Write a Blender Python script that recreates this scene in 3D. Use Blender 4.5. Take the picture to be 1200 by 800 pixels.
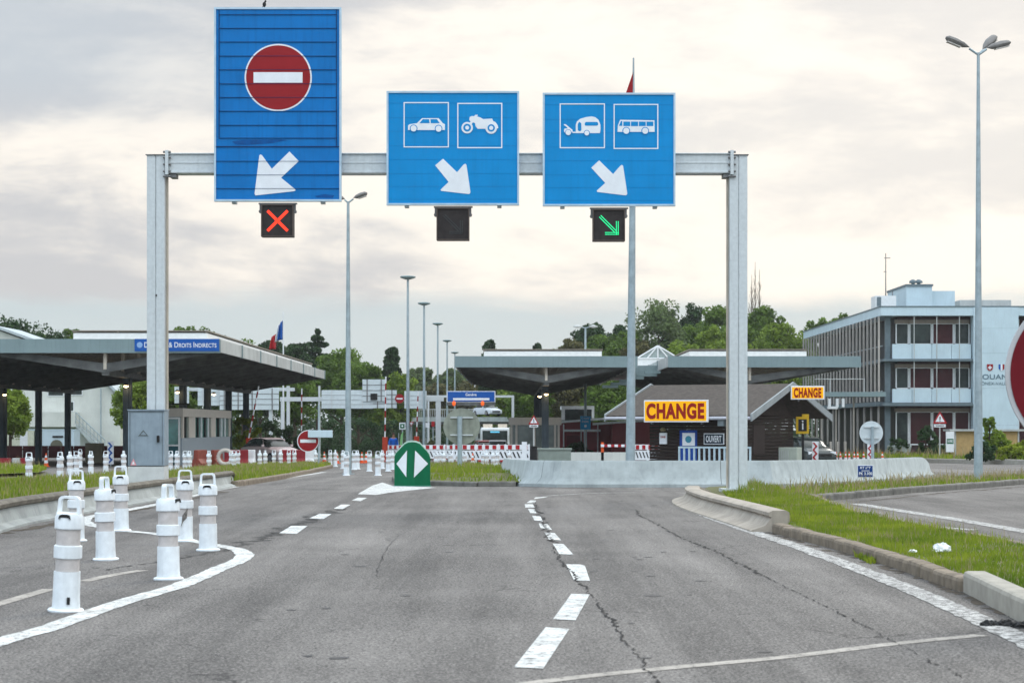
import bpy, bmesh, math, random
import numpy as np
from mathutils import Vector, Matrix, Euler
R = math.radians
random.seed(7); rng = np.random.default_rng(11)
for o in list(bpy.data.objects): bpy.data.objects.remove(o)
scn = bpy.context.scene
COL = scn.collection

# ------------------------------------------------------------------ camera
F, CX, HY, EYE = 2500.0, 600.0, 500.0, 1.3
cam_d = bpy.data.cameras.new('camera'); cam = bpy.data.objects.new('camera', cam_d); COL.objects.link(cam)
cam.location = (0, 0, EYE); cam.rotation_euler = (R(90), 0, 0)
cam_d.sensor_width = 36; cam_d.lens = 36 * F / 1200; cam_d.shift_y = (HY - 400) / 1200.0
cam_d.clip_start = .1; cam_d.clip_end = 3000
cam_d.dof.use_dof = True; cam_d.dof.focus_distance = 36.0; cam_d.dof.aperture_fstop = 6.5
scn.camera = cam
# ------------------------------------------------------------------ sky
SUN_EL, SUN_AZ = 30, 28          # degrees, azimuth from the view axis to the right
wd = bpy.data.worlds.new('World'); scn.world = wd; wd.use_nodes = True
nt = wd.node_tree; nt.nodes.clear()
def N(t, **k):
    n = nt.nodes.new(t)
    for a, b in k.items(): setattr(n, a, b)
    return n
L = lambda a, b: nt.links.new(a, b)
def wmath(op, a, b=None, c=None, clamp=False):
    n = N('ShaderNodeMath', operation=op); n.use_clamp = clamp
    for i, v in enumerate((a, b, c)):
        if v is None: continue
        if isinstance(v, (int, float)): n.inputs[i].default_value = v
        else: L(v, n.inputs[i])
    return n.outputs[0]
def wramp(fac, stops, interp='EASE'):
    n = N('ShaderNodeValToRGB'); n.color_ramp.interpolation = interp
    e = n.color_ramp.elements
    while len(e) < len(stops): e.new(.5)
    for s, (p, c) in zip(e, stops): s.position = p; s.color = (*c, 1)
    L(fac, n.inputs[0]); return n.outputs[0]
def wmix(f, a, b, mode='MIX'):
    n = N('ShaderNodeMix', data_type='RGBA', blend_type=mode); n.clamp_factor = True
    if isinstance(f, (int, float)): n.inputs[0].default_value = f
    else: L(f, n.inputs[0])
    for i, v in ((6, a), (7, b)):
        if isinstance(v, tuple): n.inputs[i].default_value = (*v, 1)
        else: L(v, n.inputs[i])
    return n.outputs[2]
def smooth(x, a, b):
    n = N('ShaderNodeMapRange', interpolation_type='SMOOTHSTEP'); L(x, n.inputs[0])
    n.inputs[1].default_value = a; n.inputs[2].default_value = b; return n.outputs[0]
tc = N('ShaderNodeTexCoord'); sep = N('ShaderNodeSeparateXYZ'); L(tc.outputs['Generated'], sep.inputs[0])
dx, dy, dz = sep.outputs
def wnoise(sx, sy, sz, off, detail=6, rough=.55, scale=1.0, dist=0.0):
    m = N('ShaderNodeMapping'); L(tc.outputs['Generated'], m.inputs[0])
    m.inputs['Scale'].default_value = (sx, sy, sz); m.inputs['Location'].default_value = off
    n = N('ShaderNodeTexNoise'); L(m.outputs[0], n.inputs[0]); n.inputs['Scale'].default_value = scale
    n.inputs['Detail'].default_value = detail; n.inputs['Roughness'].default_value = rough
    n.inputs['Distortion'].default_value = dist
    return n.outputs[0]
big = wnoise(4.6, 4.6, 17, (1.7, .3, 2.3), 7, .55, 1.0, .35)
med = wnoise(13, 13, 36, (5.2, 1.1, .4), 8, .6, 1.0, .4)
fine = wnoise(40, 40, 90, (.3, 4.1, 1.9), 6, .6)
dens = wmath('ADD', wmath('MULTIPLY', big, .62), wmath('ADD', wmath('MULTIPLY', med, .3), wmath('MULTIPLY', fine, .08)))
patch = wmath('MULTIPLY', smooth(dx, .10, .20), wmath('MULTIPLY', smooth(dz, .075, .10), wmath('SUBTRACT', 1.0, smooth(dz, .12, .15))))
topm = wmath('MULTIPLY', smooth(dz, .155, .20), wmath('SUBTRACT', 1.0, smooth(dz, .4, .6)))
dens = wmath('ADD', dens, wmath('ADD', wmath('MULTIPLY', patch, .07), wmath('MULTIPLY', topm, .05)))
thick = smooth(dens, .435, .60)
# cloud deck colours: thin and cream where the low sun shines through, grey mauve where it is thick
cl = wmix(thick, (1.0, .935, .85), (.575, .58, .605))
# glow round the hidden sun (right of centre, high)
sa = R(8); se = R(10.5)
sv = (math.sin(sa) * math.cos(se), math.cos(sa) * math.cos(se), math.sin(se))
dot = wmath('ADD', wmath('ADD', wmath('MULTIPLY', dx, sv[0]), wmath('MULTIPLY', dy, sv[1])), wmath('MULTIPLY', dz, sv[2]))
glow = smooth(dot, .968, .999)
cl = wmix(wmath('MULTIPLY', glow, .42), cl, (1.06, 1.0, .91))
# bluer cloud to the upper left, clear band low over the trees
left = wmath('MULTIPLY', smooth(wmath('MULTIPLY', dx, -1.0), .04, .24), smooth(dz, .125, .165))
cl = wmix(wmath('MULTIPLY', left, .75), cl, (.53, .59, .65))
lowf = wmath('SUBTRACT', 1.0, smooth(wmath('ADD', dz, wmath('MULTIPLY', wmath('SUBTRACT', med, .5), .03)), .052, .066))
cl = wmix(wmath('MULTIPLY', lowf, .92), cl, (.55, .64, .68))
sky = N('ShaderNodeTexSky', sky_type='NISHITA'); sky.sun_disc = False
sky.sun_elevation = R(SUN_EL); sky.sun_rotation = R(SUN_AZ); sky.air_density = 1.2; sky.dust_density = 2.0
skc = N('ShaderNodeVectorMath', operation='SCALE'); L(sky.outputs[0], skc.inputs[0]); skc.inputs['Scale'].default_value = .10
base = wmix(.93, skc.outputs[0], cl)
# overcast deck: brighter towards the zenith and over the open sky behind the camera
up = wmath('ADD', 1.0, wmath('MULTIPLY', smooth(dz, .22, .75), 1.35))
bk = wmath('ADD', 1.0, wmath('MULTIPLY', smooth(wmath('MULTIPLY', dy, -1.0), -.3, .6), .55))
mul = wmath('MULTIPLY', up, bk)
sc = N('ShaderNodeVectorMath', operation='SCALE'); cool = wmath('MAXIMUM', smooth(dz, .22, .5), smooth(wmath('MULTIPLY', dy, -1.0), -.5, .3))
L(wmix(cool, base, wmix(1.0, base, (.91, 1.0, 1.09), 'MULTIPLY')), sc.inputs[0]); L(mul, sc.inputs['Scale'])
# cooler white overhead
bg = N('ShaderNodeBackground'); L(sc.outputs[0], bg.inputs[0]); bg.inputs[1].default_value = 1.0
out = N('ShaderNodeOutputWorld'); L(bg.outputs[0], out.inputs[0])
# ------------------------------------------------------------------ sun (veiled)
sd = bpy.data.lights.new('sun', 'SUN'); sd.energy = .9; sd.angle = R(14); sd.color = (1, .93, .82)
so = bpy.data.objects.new('sun', sd); COL.objects.link(so)
v = Vector((math.sin(R(SUN_AZ)) * math.cos(R(SUN_EL)), math.cos(R(SUN_AZ)) * math.cos(R(SUN_EL)), math.sin(R(SUN_EL))))
so.rotation_euler = v.to_track_quat('Z', 'Y').to_euler()
scn.view_settings.view_transform = 'Standard'; scn.view_settings.look = 'None'
scn.view_settings.gamma = 1; scn.view_settings.exposure = 0.10
scn.render.resolution_x = 1024; scn.render.resolution_y = 682

# ------------------------------------------------------------------ helpers
def g(y):                                   # the road runs level, then falls gently away
    return 0.0 if y < 42 else (-0.0095 * (y - 42) if y < 300 else -0.0095 * 258)
def GP(px, py, h=0.0):                      # picture point -> point on the ground raised by h
    d = F * (EYE - h) / max(py - HY, 1e-3)
    if d > 42:
        d = F * (EYE - h - .0095 * 42) / (py - HY - .0095 * F)
    return Vector(((px - CX) / F * d, d, g(d) + h))
def W(px, py, d): return Vector(((px - CX) / F * d, d, EYE + (HY - py) / F * d))
def xat(px, d): return (px - CX) / F * d
def zat(py, d): return EYE + (HY - py) / F * d

MATS = {}
def mat(name, col, rough=.6, metal=0., var=.12, scale=4., bump=0., emit=None, es=1., detail=5, col2=None, stretch=None, spec=.5, streak=0., trans=0.):
    spec = spec if spec > .6 else spec * .4
    if name in MATS: return MATS[name]
    m = bpy.data.materials.new(name); m.use_nodes = True
    t = m.node_tree; b = t.nodes['Principled BSDF']
    b.inputs['Roughness'].default_value = rough; b.inputs['Metallic'].default_value = metal
    b.inputs['Specular IOR Level'].default_value = spec
    c = t.nodes.new('ShaderNodeTexCoord'); mp = t.nodes.new('ShaderNodeMapping')
    t.links.new(c.outputs['Object'], mp.inputs[0])
    if stretch: mp.inputs['Scale'].default_value = stretch
    n = t.nodes.new('ShaderNodeTexNoise'); n.inputs['Scale'].default_value = scale; n.inputs['Detail'].default_value = detail
    n.inputs['Roughness'].default_value = .6
    t.links.new(mp.outputs[0], n.inputs[0])
    r = t.nodes.new('ShaderNodeValToRGB'); e = r.color_ramp.elements
    e[0].position = .32; e[1].position = .68
    lo = col2 if col2 else tuple(x * (1 - var) for x in col); hi = tuple(min(1, x * (1 + var)) for x in col)
    e[0].color = (*lo, 1); e[1].color = (*hi, 1)
    t.links.new(n.outputs[0], r.inputs[0]); outc = r.outputs[0]
    if streak:
        mp2 = t.nodes.new('ShaderNodeMapping'); mp2.inputs['Scale'].default_value = (9, 9, .7)
        t.links.new(c.outputs['Object'], mp2.inputs[0])
        n2 = t.nodes.new('ShaderNodeTexNoise'); n2.inputs['Scale'].default_value = 1.5; n2.inputs['Detail'].default_value = 6
        t.links.new(mp2.outputs[0], n2.inputs[0])
        r2 = t.nodes.new('ShaderNodeMapRange'); r2.inputs[1].default_value = .5; r2.inputs[2].default_value = .75
        r2.inputs[3].default_value = 0; r2.inputs[4].default_value = streak
        t.links.new(n2.outputs[0], r2.inputs[0])
        mx = t.nodes.new('ShaderNodeMix'); mx.data_type = 'RGBA'; t.links.new(r2.outputs[0], mx.inputs[0])
        t.links.new(outc, mx.inputs[6]); mx.inputs[7].default_value = (*[x * .35 for x in col], 1); outc = mx.outputs[2]
    t.links.new(outc, b.inputs['Base Color'])
    if bump:
        bn = t.nodes.new('ShaderNodeBump'); bn.inputs['Strength'].default_value = bump; bn.inputs['Distance'].default_value = .02
        t.links.new(n.outputs[0], bn.inputs['Height']); t.links.new(bn.outputs[0], b.inputs['Normal'])
    if emit:
        b.inputs['Emission Color'].default_value = (*emit, 1); b.inputs['Emission Strength'].default_value = es
    if trans:
        tr = t.nodes.new('ShaderNodeBsdfTranslucent'); t.links.new(outc, tr.inputs[0])
        ms = t.nodes.new('ShaderNodeMixShader'); ms.inputs[0].default_value = trans
        t.links.new(b.outputs[0], ms.inputs[1]); t.links.new(tr.outputs[0], ms.inputs[2])
        t.links.new(ms.outputs[0], t.nodes['Material Output'].inputs[0])
    MATS[name] = m; return m

class MB:
    """collects shapes; build() links them as ONE mesh object"""
    def __init__(s): s.v = []; s.f = []; s.mi = []; s.cur = 0
    def m(s, i): s.cur = i; return s
    def add(s, vs, fs):
        o = len(s.v); s.v += [tuple(p) for p in vs]; s.f += [tuple(o + i for i in q) for q in fs]; s.mi += [s.cur] * len(fs); return s
    def box(s, c, d, rz=0, rx=0, ry=0):
        M = Euler((rx, ry, rz)).to_matrix(); c = Vector(c); vs = []
        for i in (-.5, .5):
            for j in (-.5, .5):
                for k in (-.5, .5): vs.append(c + M @ Vector((i * d[0], j * d[1], k * d[2])))
        return s.add(vs, [(0, 1, 3, 2), (4, 6, 7, 5), (0, 4, 5, 1), (2, 3, 7, 6), (0, 2, 6, 4), (1, 5, 7, 3)])
    def bb(s, x0, x1, y0, y1, z0, z1): return s.box(((x0+x1)/2, (y0+y1)/2, (z0+z1)/2), (abs(x1-x0), abs(y1-y0), abs(z1-z0)))
    def tube(s, p0, p1, r0, r1=None, n=12, cap=True):
        p0 = Vector(p0); p1 = Vector(p1); r1 = r0 if r1 is None else r1
        q = (p1 - p0).to_track_quat('Z', 'Y').to_matrix(); vs = []
        for p, r in ((p0, r0), (p1, r1)):
            for i in range(n):
                a = 2 * math.pi * i / n; vs.append(p + q @ Vector((r * math.cos(a), r * math.sin(a), 0)))
        fs = [(i, (i + 1) % n, n + (i + 1) % n, n + i) for i in range(n)]
        if cap: fs += [tuple(range(n - 1, -1, -1)), tuple(range(n, 2 * n))]
        return s.add(vs, fs)
    def lathe(s, prof, c=(0, 0, 0), n=20, sx=1, sy=1):
        vs = []; k = len(prof)
        for r, z in prof:
            for i in range(n):
                a = 2 * math.pi * i / n; vs.append((c[0] + sx * r * math.cos(a), c[1] + sy * r * math.sin(a), c[2] + z))
        fs = [(j*n+i, j*n+(i+1) % n, (j+1)*n+(i+1) % n, (j+1)*n+i) for j in range(k-1) for i in range(n)]
        fs += [tuple(range(n-1, -1, -1)), tuple(range((k-1)*n, k*n))]
        return s.add(vs, fs)
    def prism(s, poly, y0, y1):             # polygon in x,z, thickness along y
        n = len(poly); vs = [(x, y0, z) for x, z in poly] + [(x, y1, z) for x, z in poly]
        return s.add(vs, [tuple(range(n)), tuple(range(2*n-1, n-1, -1))] + [(i, n+i, n+(i+1) % n, (i+1) % n) for i in range(n)])
    def prismx(s, poly, x0, x1):            # polygon in y,z, thickness along x
        n = len(poly); vs = [(x0, y, z) for y, z in poly] + [(x1, y, z) for y, z in poly]
        return s.add(vs, [tuple(range(n)), tuple(range(2*n-1, n-1, -1))] + [(i, n+i, n+(i+1) % n, (i+1) % n) for i in range(n)])
    def disc(s, cx, cz, r, y0, y1, n=40): return s.prism([(cx + r*math.cos(2*math.pi*i/n), cz + r*math.sin(2*math.pi*i/n)) for i in range(n)], y0, y1)
    def build(s, name, mats, parent=None, bevel=0., smooth=False, loc=None, rz=0.):
        me = bpy.data.meshes.new(name); me.from_pydata(s.v, [], s.f)
        if not isinstance(mats, (list, tuple)): mats = [mats]
        for m_ in mats: me.materials.append(m_)
        me.polygons.foreach_set('material_index', s.mi)
        bm = bmesh.new(); bm.from_mesh(me); bmesh.ops.recalc_face_normals(bm, faces=bm.faces); bm.to_mesh(me); bm.free()
        if smooth:
            me.polygons.foreach_set('use_smooth', [True] * len(me.polygons))
            try: me.set_sharp_from_angle(angle=R(40))
            except Exception: pass
        me.update()
        o = bpy.data.objects.new(name, me); COL.objects.link(o); o.parent = parent
        if loc is not None: o.location = loc
        o.rotation_euler.z = rz
        if bevel:
            b = o.modifiers.new('bevel', 'BEVEL'); b.width = bevel; b.segments = 2; b.limit_method = 'ANGLE'
        return o

def tag(o, label=None, cat=None, group=None, kind=None):
    for k, v_ in (('label', label), ('category', cat), ('group', group), ('kind', kind)):
        if v_: o[k] = v_
    return o
def empty(name, loc, rz=0., label=None, cat=None, group=None):
    o = bpy.data.objects.new(name, None); COL.objects.link(o); o.location = loc; o.rotation_euler.z = rz; o.empty_display_size = .3
    return tag(o, label, cat, group)
def copy_tree(o, parent=None):
    c = o.copy(); COL.objects.link(c); c.parent = parent
    for ch in list(o.children): copy_tree(ch, c)
    return c
def place(proto, first, loc, rz=0., label=None, sc=None, group=None, rx=0., ry=0.):
    o = proto if first else copy_tree(proto)
    o.location = loc; o.rotation_euler = (rx, ry, rz)
    if sc: o.scale = (sc, sc, sc) if isinstance(sc, (int, float)) else sc
    if label: o['label'] = label
    if group: o['group'] = group
    return o
def text(s, rect, y, mt, parent, name='lettering', depth=.006, bold=0., caps=False):
    """lettering facing -Y fitted to rect (x0,x1,z0,z1) with its front at y"""
    cu = bpy.data.curves.new(name, 'FONT'); cu.body = s; cu.size = 1; cu.offset = bold; cu.align_x = 'LEFT'; cu.extrude = .01
    cu.space_character = 1.0 + bold * 2.5
    if caps:
        cu.small_caps_scale = .78
        for f_ in cu.body_format: f_.use_small_caps = True
    o = bpy.data.objects.new(name, cu); COL.objects.link(o)
    dg = bpy.context.evaluated_depsgraph_get(); me = bpy.data.meshes.new_from_object(o.evaluated_get(dg))
    bpy.data.objects.remove(o); bpy.data.curves.remove(cu)
    co = np.zeros(len(me.vertices) * 3); me.vertices.foreach_get('co', co); co = co.reshape(-1, 3)
    mn, mx = co.min(0), co.max(0); x0, x1, z0, z1 = rect
    new = np.empty_like(co)
    new[:, 0] = x0 + (co[:, 0] - mn[0]) / (mx[0] - mn[0]) * (x1 - x0)
    new[:, 2] = z0 + (co[:, 1] - mn[1]) / (mx[1] - mn[1]) * (z1 - z0)
    new[:, 1] = y + depth * (1 - (co[:, 2] - mn[2]) / (mx[2] - mn[2]))
    me.vertices.foreach_set('co', new.ravel()); me.materials.clear(); me.materials.append(mt); me.update()
    ob = bpy.data.objects.new(name, me); COL.objects.link(ob); ob.parent = parent; return ob

# ------------------------------------------------------------------ materials
def asphalt(name, c0, c1):
    m = bpy.data.materials.new(name); m.use_nodes = True; t = m.node_tree; b = t.nodes['Principled BSDF']
    c = t.nodes.new('ShaderNodeTexCoord')
    def nz(scale, det=4, st=None):
        n = t.nodes.new('ShaderNodeTexNoise'); n.inputs['Scale'].default_value = scale; n.inputs['Detail'].default_value = det
        n.inputs['Roughness'].default_value = .65
        if st:
            mp = t.nodes.new('ShaderNodeMapping'); mp.inputs['Scale'].default_value = st; t.links.new(c.outputs['Object'], mp.inputs[0]); t.links.new(mp.outputs[0], n.inputs[0])
        else: t.links.new(c.outputs['Object'], n.inputs[0])
        return n
    def mr(n, a, b_, lo, hi):
        r = t.nodes.new('ShaderNodeMapRange'); t.links.new(n, r.inputs[0])
        for i, v_ in enumerate((a, b_, lo, hi)): r.inputs[i+1].default_value = v_
        return r.outputs[0]
    def mul(a, b_):
        q = t.nodes.new('ShaderNodeMath'); q.operation = 'MULTIPLY'; t.links.new(a, q.inputs[0]); t.links.new(b_, q.inputs[1]); return q.outputs[0]
    sp = nz(55, 4); grit = nz(17, 4); pat = nz(.28, 5); st = nz(1.0, 4, (1.3, .07, 1))
    vor = t.nodes.new('ShaderNodeTexVoronoi'); vor.inputs['Scale'].default_value = 60; t.links.new(c.outputs['Object'], vor.inputs[0])
    f = mul(mr(sp.outputs[0], .33, .67, .42, 1.62), mr(pat.outputs[0], .3, .7, .84, 1.14))
    f = mul(f, mr(st.outputs[0], .32, .68, .76, 1.2)); f = mul(f, mr(grit.outputs[0], .3, .7, .80, 1.2))
    f = mul(f, mr(vor.outputs['Distance'], 0, .6, 1.35, .8))
    wr = nz(.9, 3); wr.inputs['Distortion'].default_value = .8
    vc = t.nodes.new('ShaderNodeTexVoronoi'); vc.feature = 'DISTANCE_TO_EDGE'; vc.inputs['Scale'].default_value = .33
    wp = t.nodes.new('ShaderNodeVectorMath'); wp.operation = 'MULTIPLY_ADD'; t.links.new(nz(1.6, 6).outputs[1], wp.inputs[0]); wp.inputs[1].default_value = (1.1, 1.1, 0); t.links.new(c.outputs['Object'], wp.inputs[2])
    t.links.new(wp.outputs[0], vc.inputs[0])
    crack = mr(vc.outputs[0], .0, .0055, .45, 1.0)
    msk = mr(wr.outputs[0], .52, .58, 0, 1)
    mm = t.nodes.new('ShaderNodeMix'); mm.data_type = 'FLOAT'; t.links.new(msk, mm.inputs[0]); mm.inputs[2].default_value = 1.; t.links.new(crack, mm.inputs[3])
    f = mul(f, mm.outputs[0])
    mx = t.nodes.new('ShaderNodeMix'); mx.data_type = 'RGBA'
    t.links.new(mr(f, .5, 1.5, 0, 1), mx.inputs[0]); mx.inputs[6].default_value = (*c0, 1); mx.inputs[7].default_value = (*c1, 1)
    t.links.new(mx.outputs[2], b.inputs['Base Color']); b.inputs['Roughness'].default_value = .82; b.inputs['Specular IOR Level'].default_value = .35
    bn = t.nodes.new('ShaderNodeBump'); bn.inputs['Strength'].default_value = .5; bn.inputs['Distance'].default_value = .008
    t.links.new(sp.outputs[0], bn.inputs['Height']); t.links.new(bn.outputs[0], b.inputs['Normal'])
    return m
M_ASPH = asphalt('asphalt', (.022, .020, .019), (.268, .250, .232))
def paint(name, col, wear, wcol=(.16, .155, .15), sc=15.):
    m = bpy.data.materials.new(name); m.use_nodes = True; t = m.node_tree; b = t.nodes['Principled BSDF']
    c = t.nodes.new('ShaderNodeTexCoord'); n = t.nodes.new('ShaderNodeTexNoise'); n.inputs['Scale'].default_value = sc; n.inputs['Detail'].default_value = 8; n.inputs['Roughness'].default_value = .75
    t.links.new(c.outputs['Object'], n.inputs[0])
    n2 = t.nodes.new('ShaderNodeTexNoise'); n2.inputs['Scale'].default_value = 90; t.links.new(c.outputs['Object'], n2.inputs[0])
    ad = t.nodes.new('ShaderNodeMath'); ad.operation = 'MULTIPLY_ADD'; t.links.new(n2.outputs[0], ad.inputs[0]); ad.inputs[1].default_value = .22; t.links.new(n.outputs[0], ad.inputs[2])
    r = t.nodes.new('ShaderNodeMapRange'); r.inputs[1].default_value = wear + .04; r.inputs[2].default_value = wear + .12; t.links.new(ad.outputs[0], r.inputs[0])
    mx = t.nodes.new('ShaderNodeMix'); mx.data_type = 'RGBA'; t.links.new(r.outputs[0], mx.inputs[0]); mx.inputs[6].default_value = (*wcol, 1); mx.inputs[7].default_value = (*col, 1)
    n3 = t.nodes.new('ShaderNodeTexNoise'); n3.inputs['Scale'].default_value = 3.1; n3.inputs['Detail'].default_value = 7; t.links.new(c.outputs['Object'], n3.inputs[0])
    r3 = t.nodes.new('ShaderNodeMapRange'); r3.inputs[1].default_value = .35; r3.inputs[2].default_value = .65; r3.inputs[3].default_value = .72; r3.inputs[4].default_value = 1.05; t.links.new(n3.outputs[0], r3.inputs[0])
    v3 = t.nodes.new('ShaderNodeVectorMath'); v3.operation = 'SCALE'; t.links.new(mx.outputs[2], v3.inputs[0]); t.links.new(r3.outputs[0], v3.inputs['Scale'])
    t.links.new(v3.outputs[0], b.inputs['Base Color']); b.inputs['Roughness'].default_value = .8; b.inputs['Specular IOR Level'].default_value = .2
    return m
M_PAINT = paint('road_paint', (.64, .65, .63), .47)
M_WORN = paint('worn_paint', (.56, .555, .53), .535)
M_FADED = paint('faded_paint', (.40, .37, .33), .46, (.17, .16, .15))
M_CRACK = mat('crack_tar', (.028, .027, .027), .9, var=.3, scale=20)
M_SOIL = mat('grass_soil', (.085, .10, .035), .95, var=.4, scale=5, bump=.4, col2=(.10, .085, .05))
M_LAND = mat('land', (.05, .075, .025), .95, var=.4, scale=.2)
M_KERB = mat('kerb_stone', (.20, .165, .125), .85, var=.3, scale=6, bump=.3, detail=8)
M_KERB2 = mat('pale_kerb', (.34, .32, .275), .8, var=.15, scale=6, bump=.2, detail=8)
M_CONC = mat('concrete_grey', (.36, .40, .40), .85, var=.18, scale=2.2, bump=.15, detail=9, streak=.22)
M_CONCB = mat('concrete_beige', (.36, .32, .27), .85, var=.2, scale=2.5, bump=.15, detail=9, streak=.35)
M_GALV = mat('galvanised', (.56, .60, .61), .45, .25, var=.07, scale=14, detail=3, streak=.14)
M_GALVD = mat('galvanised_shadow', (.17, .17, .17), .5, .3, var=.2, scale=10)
M_POLE = mat('pole_steel', (.33, .40, .43), .5, .3, var=.15, scale=6, streak=.2)
M_WHITE = mat('white_paint', (.70, .73, .74), .5, var=.06, scale=5)
M_BOLL = mat('bollard_plastic', (.74, .79, .82), .42, var=.09, scale=11, detail=9, streak=.28)
M_BAND = mat('retroreflective_band', (.52, .49, .475), .4, var=.12, scale=14)
M_BLUE = mat('sign_blue', (.0, .155, .46), .5, var=.10, scale=1.6, streak=.25)
M_BLUEB = mat('sign_blue_clear', (.0, .235, .56), .5, var=.06, scale=1.6, streak=.12)
M_BLUE2 = mat('sign_blue_plain', (.01, .09, .36), .4, var=.06)
M_SEAM = mat('panel_seam', (.006, .03, .11), .6)
M_RED = mat('sign_red', (.27, .010, .014), .4, var=.08, scale=3)
M_RED2 = mat('bright_red', (.36, .015, .02), .4, var=.1, scale=3)
M_SYM = mat('sign_white', (.74, .77, .80), .4, var=.05, scale=4)
M_BLACK = mat('black_plastic', (.018, .018, .018), .5, var=.3)
M_HOUS = mat('signal_housing', (.030, .025, .024), .55, var=.3, scale=8)
M_LEDR = mat('led_red', (.5, .02, .01), .5, emit=(1, .05, .02), es=1.6)
M_LEDG = mat('led_green', (.02, .4, .15), .5, emit=(.02, .75, .28), es=1.1)
M_LEDX = mat('led_off', (.055, .058, .06), .5)
M_GREEN = mat('marker_green', (.0, .125, .052), .4, var=.1, scale=3, streak=.2)
M_CAB = mat('cabinet_grey', (.25, .31, .36), .55, var=.14, scale=4, detail=8, streak=.25)
M_FASC = mat('fascia_blue_grey', (.20, .27, .28), .5, var=.08, scale=.6, streak=.2)
M_FASCL = mat('fascia_side_grey', (.44, .46, .45), .55, var=.15, scale=.8, streak=.3)
M_DARK = mat('dark_steel', (.11, .115, .112), .6, var=.3, scale=2)
M_DECK = mat('corrugated_deck', (.55, .50, .42), .6, var=.2, scale=2)
M_LAMP = mat('lamp_lit', (1, .8, .5), .5, emit=(1, .72, .38), es=9.)
M_GLASS = mat('booth_glass', (.05, .20, .18), .08, var=.5, scale=1.2, spec=.8)
M_WIN = mat('window_glass', (.025, .034, .030), .12, var=.7, scale=.9, spec=.6)
M_MAROON = mat('maroon_blind', (.048, .012, .014), .5, var=.25, scale=1.2, streak=.3)
M_BEIGE = mat('beige_panel', (.50, .47, .42), .6, var=.08)
M_BOOTHL = mat('booth_lower_grey', (.26, .31, .35), .5, var=.08)
M_CLAD = mat('building_cladding', (.50, .62, .68), .5, var=.06, scale=.8, streak=.12)
M_BTRIM = mat('building_trim', (.13, .17, .19), .5, var=.1)
M_FIN = mat('facade_fin', (.40, .375, .34), .7, var=.15, scale=1)
M_LOG = mat('dark_timber', (.026, .018, .015), .75, var=.35, scale=3, stretch=(1, 1, 8), bump=.2)
M_SHING = mat('roof_shingle', (.075, .064, .056), .9, var=.25, scale=6, bump=.5, detail=8)
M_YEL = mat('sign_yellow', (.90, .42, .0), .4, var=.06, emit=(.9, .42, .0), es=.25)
M_CRED = mat('letter_red', (.30, .012, .006), .5)
M_BRICK = mat('dark_red_cladding', (.25, .05, .055), .6, var=.15, scale=1, streak=.2)
M_HOUSE = mat('pale_render', (.58, .60, .56), .85, var=.08, scale=.8, streak=.15)
M_ROOFP = mat('pale_roof', (.42, .48, .50), .7, var=.1)
M_ORANGE = mat('cone_orange', (.75, .10, .02), .5, var=.1)
M_TAN = mat('tan_board', (.42, .29, .13), .7, var=.12)
M_TYRE = mat('tyre', (.02, .02, .02), .8)
M_RIM = mat('rim', (.4, .4, .42), .3, .8)
M_BARK = mat('bark', (.07, .05, .035), .9, var=.3, scale=4, bump=.5)
def leafm(n, c, c2, tr=.3): return mat(n, c, .6, var=.25, scale=.55, col2=c2, detail=7, trans=tr, spec=.25)
M_LA = leafm('leaf_dark', (.045, .085, .032), (.022, .045, .018), .2)
M_LB = leafm('leaf_mid', (.125, .195, .034), (.06, .105, .022))
M_LC = leafm('leaf_bright', (.21, .28, .04), (.10, .165, .028))
M_LD = leafm('leaf_olive', (.13, .12, .045), (.06, .065, .03))
M_LE = leafm('leaf_grey', (.14, .19, .075), (.085, .12, .05))
M_LW = leafm('leaf_yellow', (.26, .30, .03), (.12, .17, .02))
M_GR = mat('grass_blade', (.25, .30, .03), .7, var=.15, scale=.9, col2=(.10, .17, .02), trans=.3, spec=.2)
M_GRD = mat('dry_stalk', (.30, .25, .13), .8, var=.3, scale=3, trans=.2)

# ------------------------------------------------------------------ ground and roads
def sheet(name, poly, h, mt, kind='structure', mound=0.):
    """flat polygon given in world x,y, laid on the falling ground"""
    bm = bmesh.new(); vs = [bm.verts.new((p[0], p[1], 0)) for p in poly]; bm.faces.new(vs)
    for yb in (42, 300):
        bmesh.ops.bisect_plane(bm, geom=bm.verts[:] + bm.edges[:] + bm.faces[:], plane_co=(0, yb, 0), plane_no=(0, 1, 0))
    bmesh.ops.triangulate(bm, faces=bm.faces[:])
    if mound:
        r = bmesh.ops.inset_region(bm, faces=bm.faces[:], thickness=min(1.0, mound * 4), depth=0)
        rim = {v_ for f_ in r['faces'] for v_ in f_.verts}
        inner = {v_ for f_ in bm.faces if f_ not in set(r['faces']) for v_ in f_.verts}
        for v_ in inner: v_.co.z = mound
    for v_ in bm.verts: v_.co.z += g(v_.co.y) + h
    bmesh.ops.recalc_face_normals(bm, faces=bm.faces[:])
    if sum(f_.normal.z for f_ in bm.faces) < 0: bmesh.ops.reverse_faces(bm, faces=bm.faces[:])
    me = bpy.data.meshes.new(name); bm.to_mesh(me); bm.free(); me.materials.append(mt)
    o = bpy.data.objects.new(name, me); COL.objects.link(o)
    if kind: o['kind'] = kind
    return o
gpoly = lambda pts: [GP(*p)[:2] for p in pts]
def resample(pts, step):
    out = [Vector(pts[0])]
    for a, b in zip(pts[:-1], pts[1:]):
        a = Vector(a); b = Vector(b); n = max(1, int((b - a).length / step))
        for i in range(1, n + 1): out.append(a.lerp(b, i / n))
    return out
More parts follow.
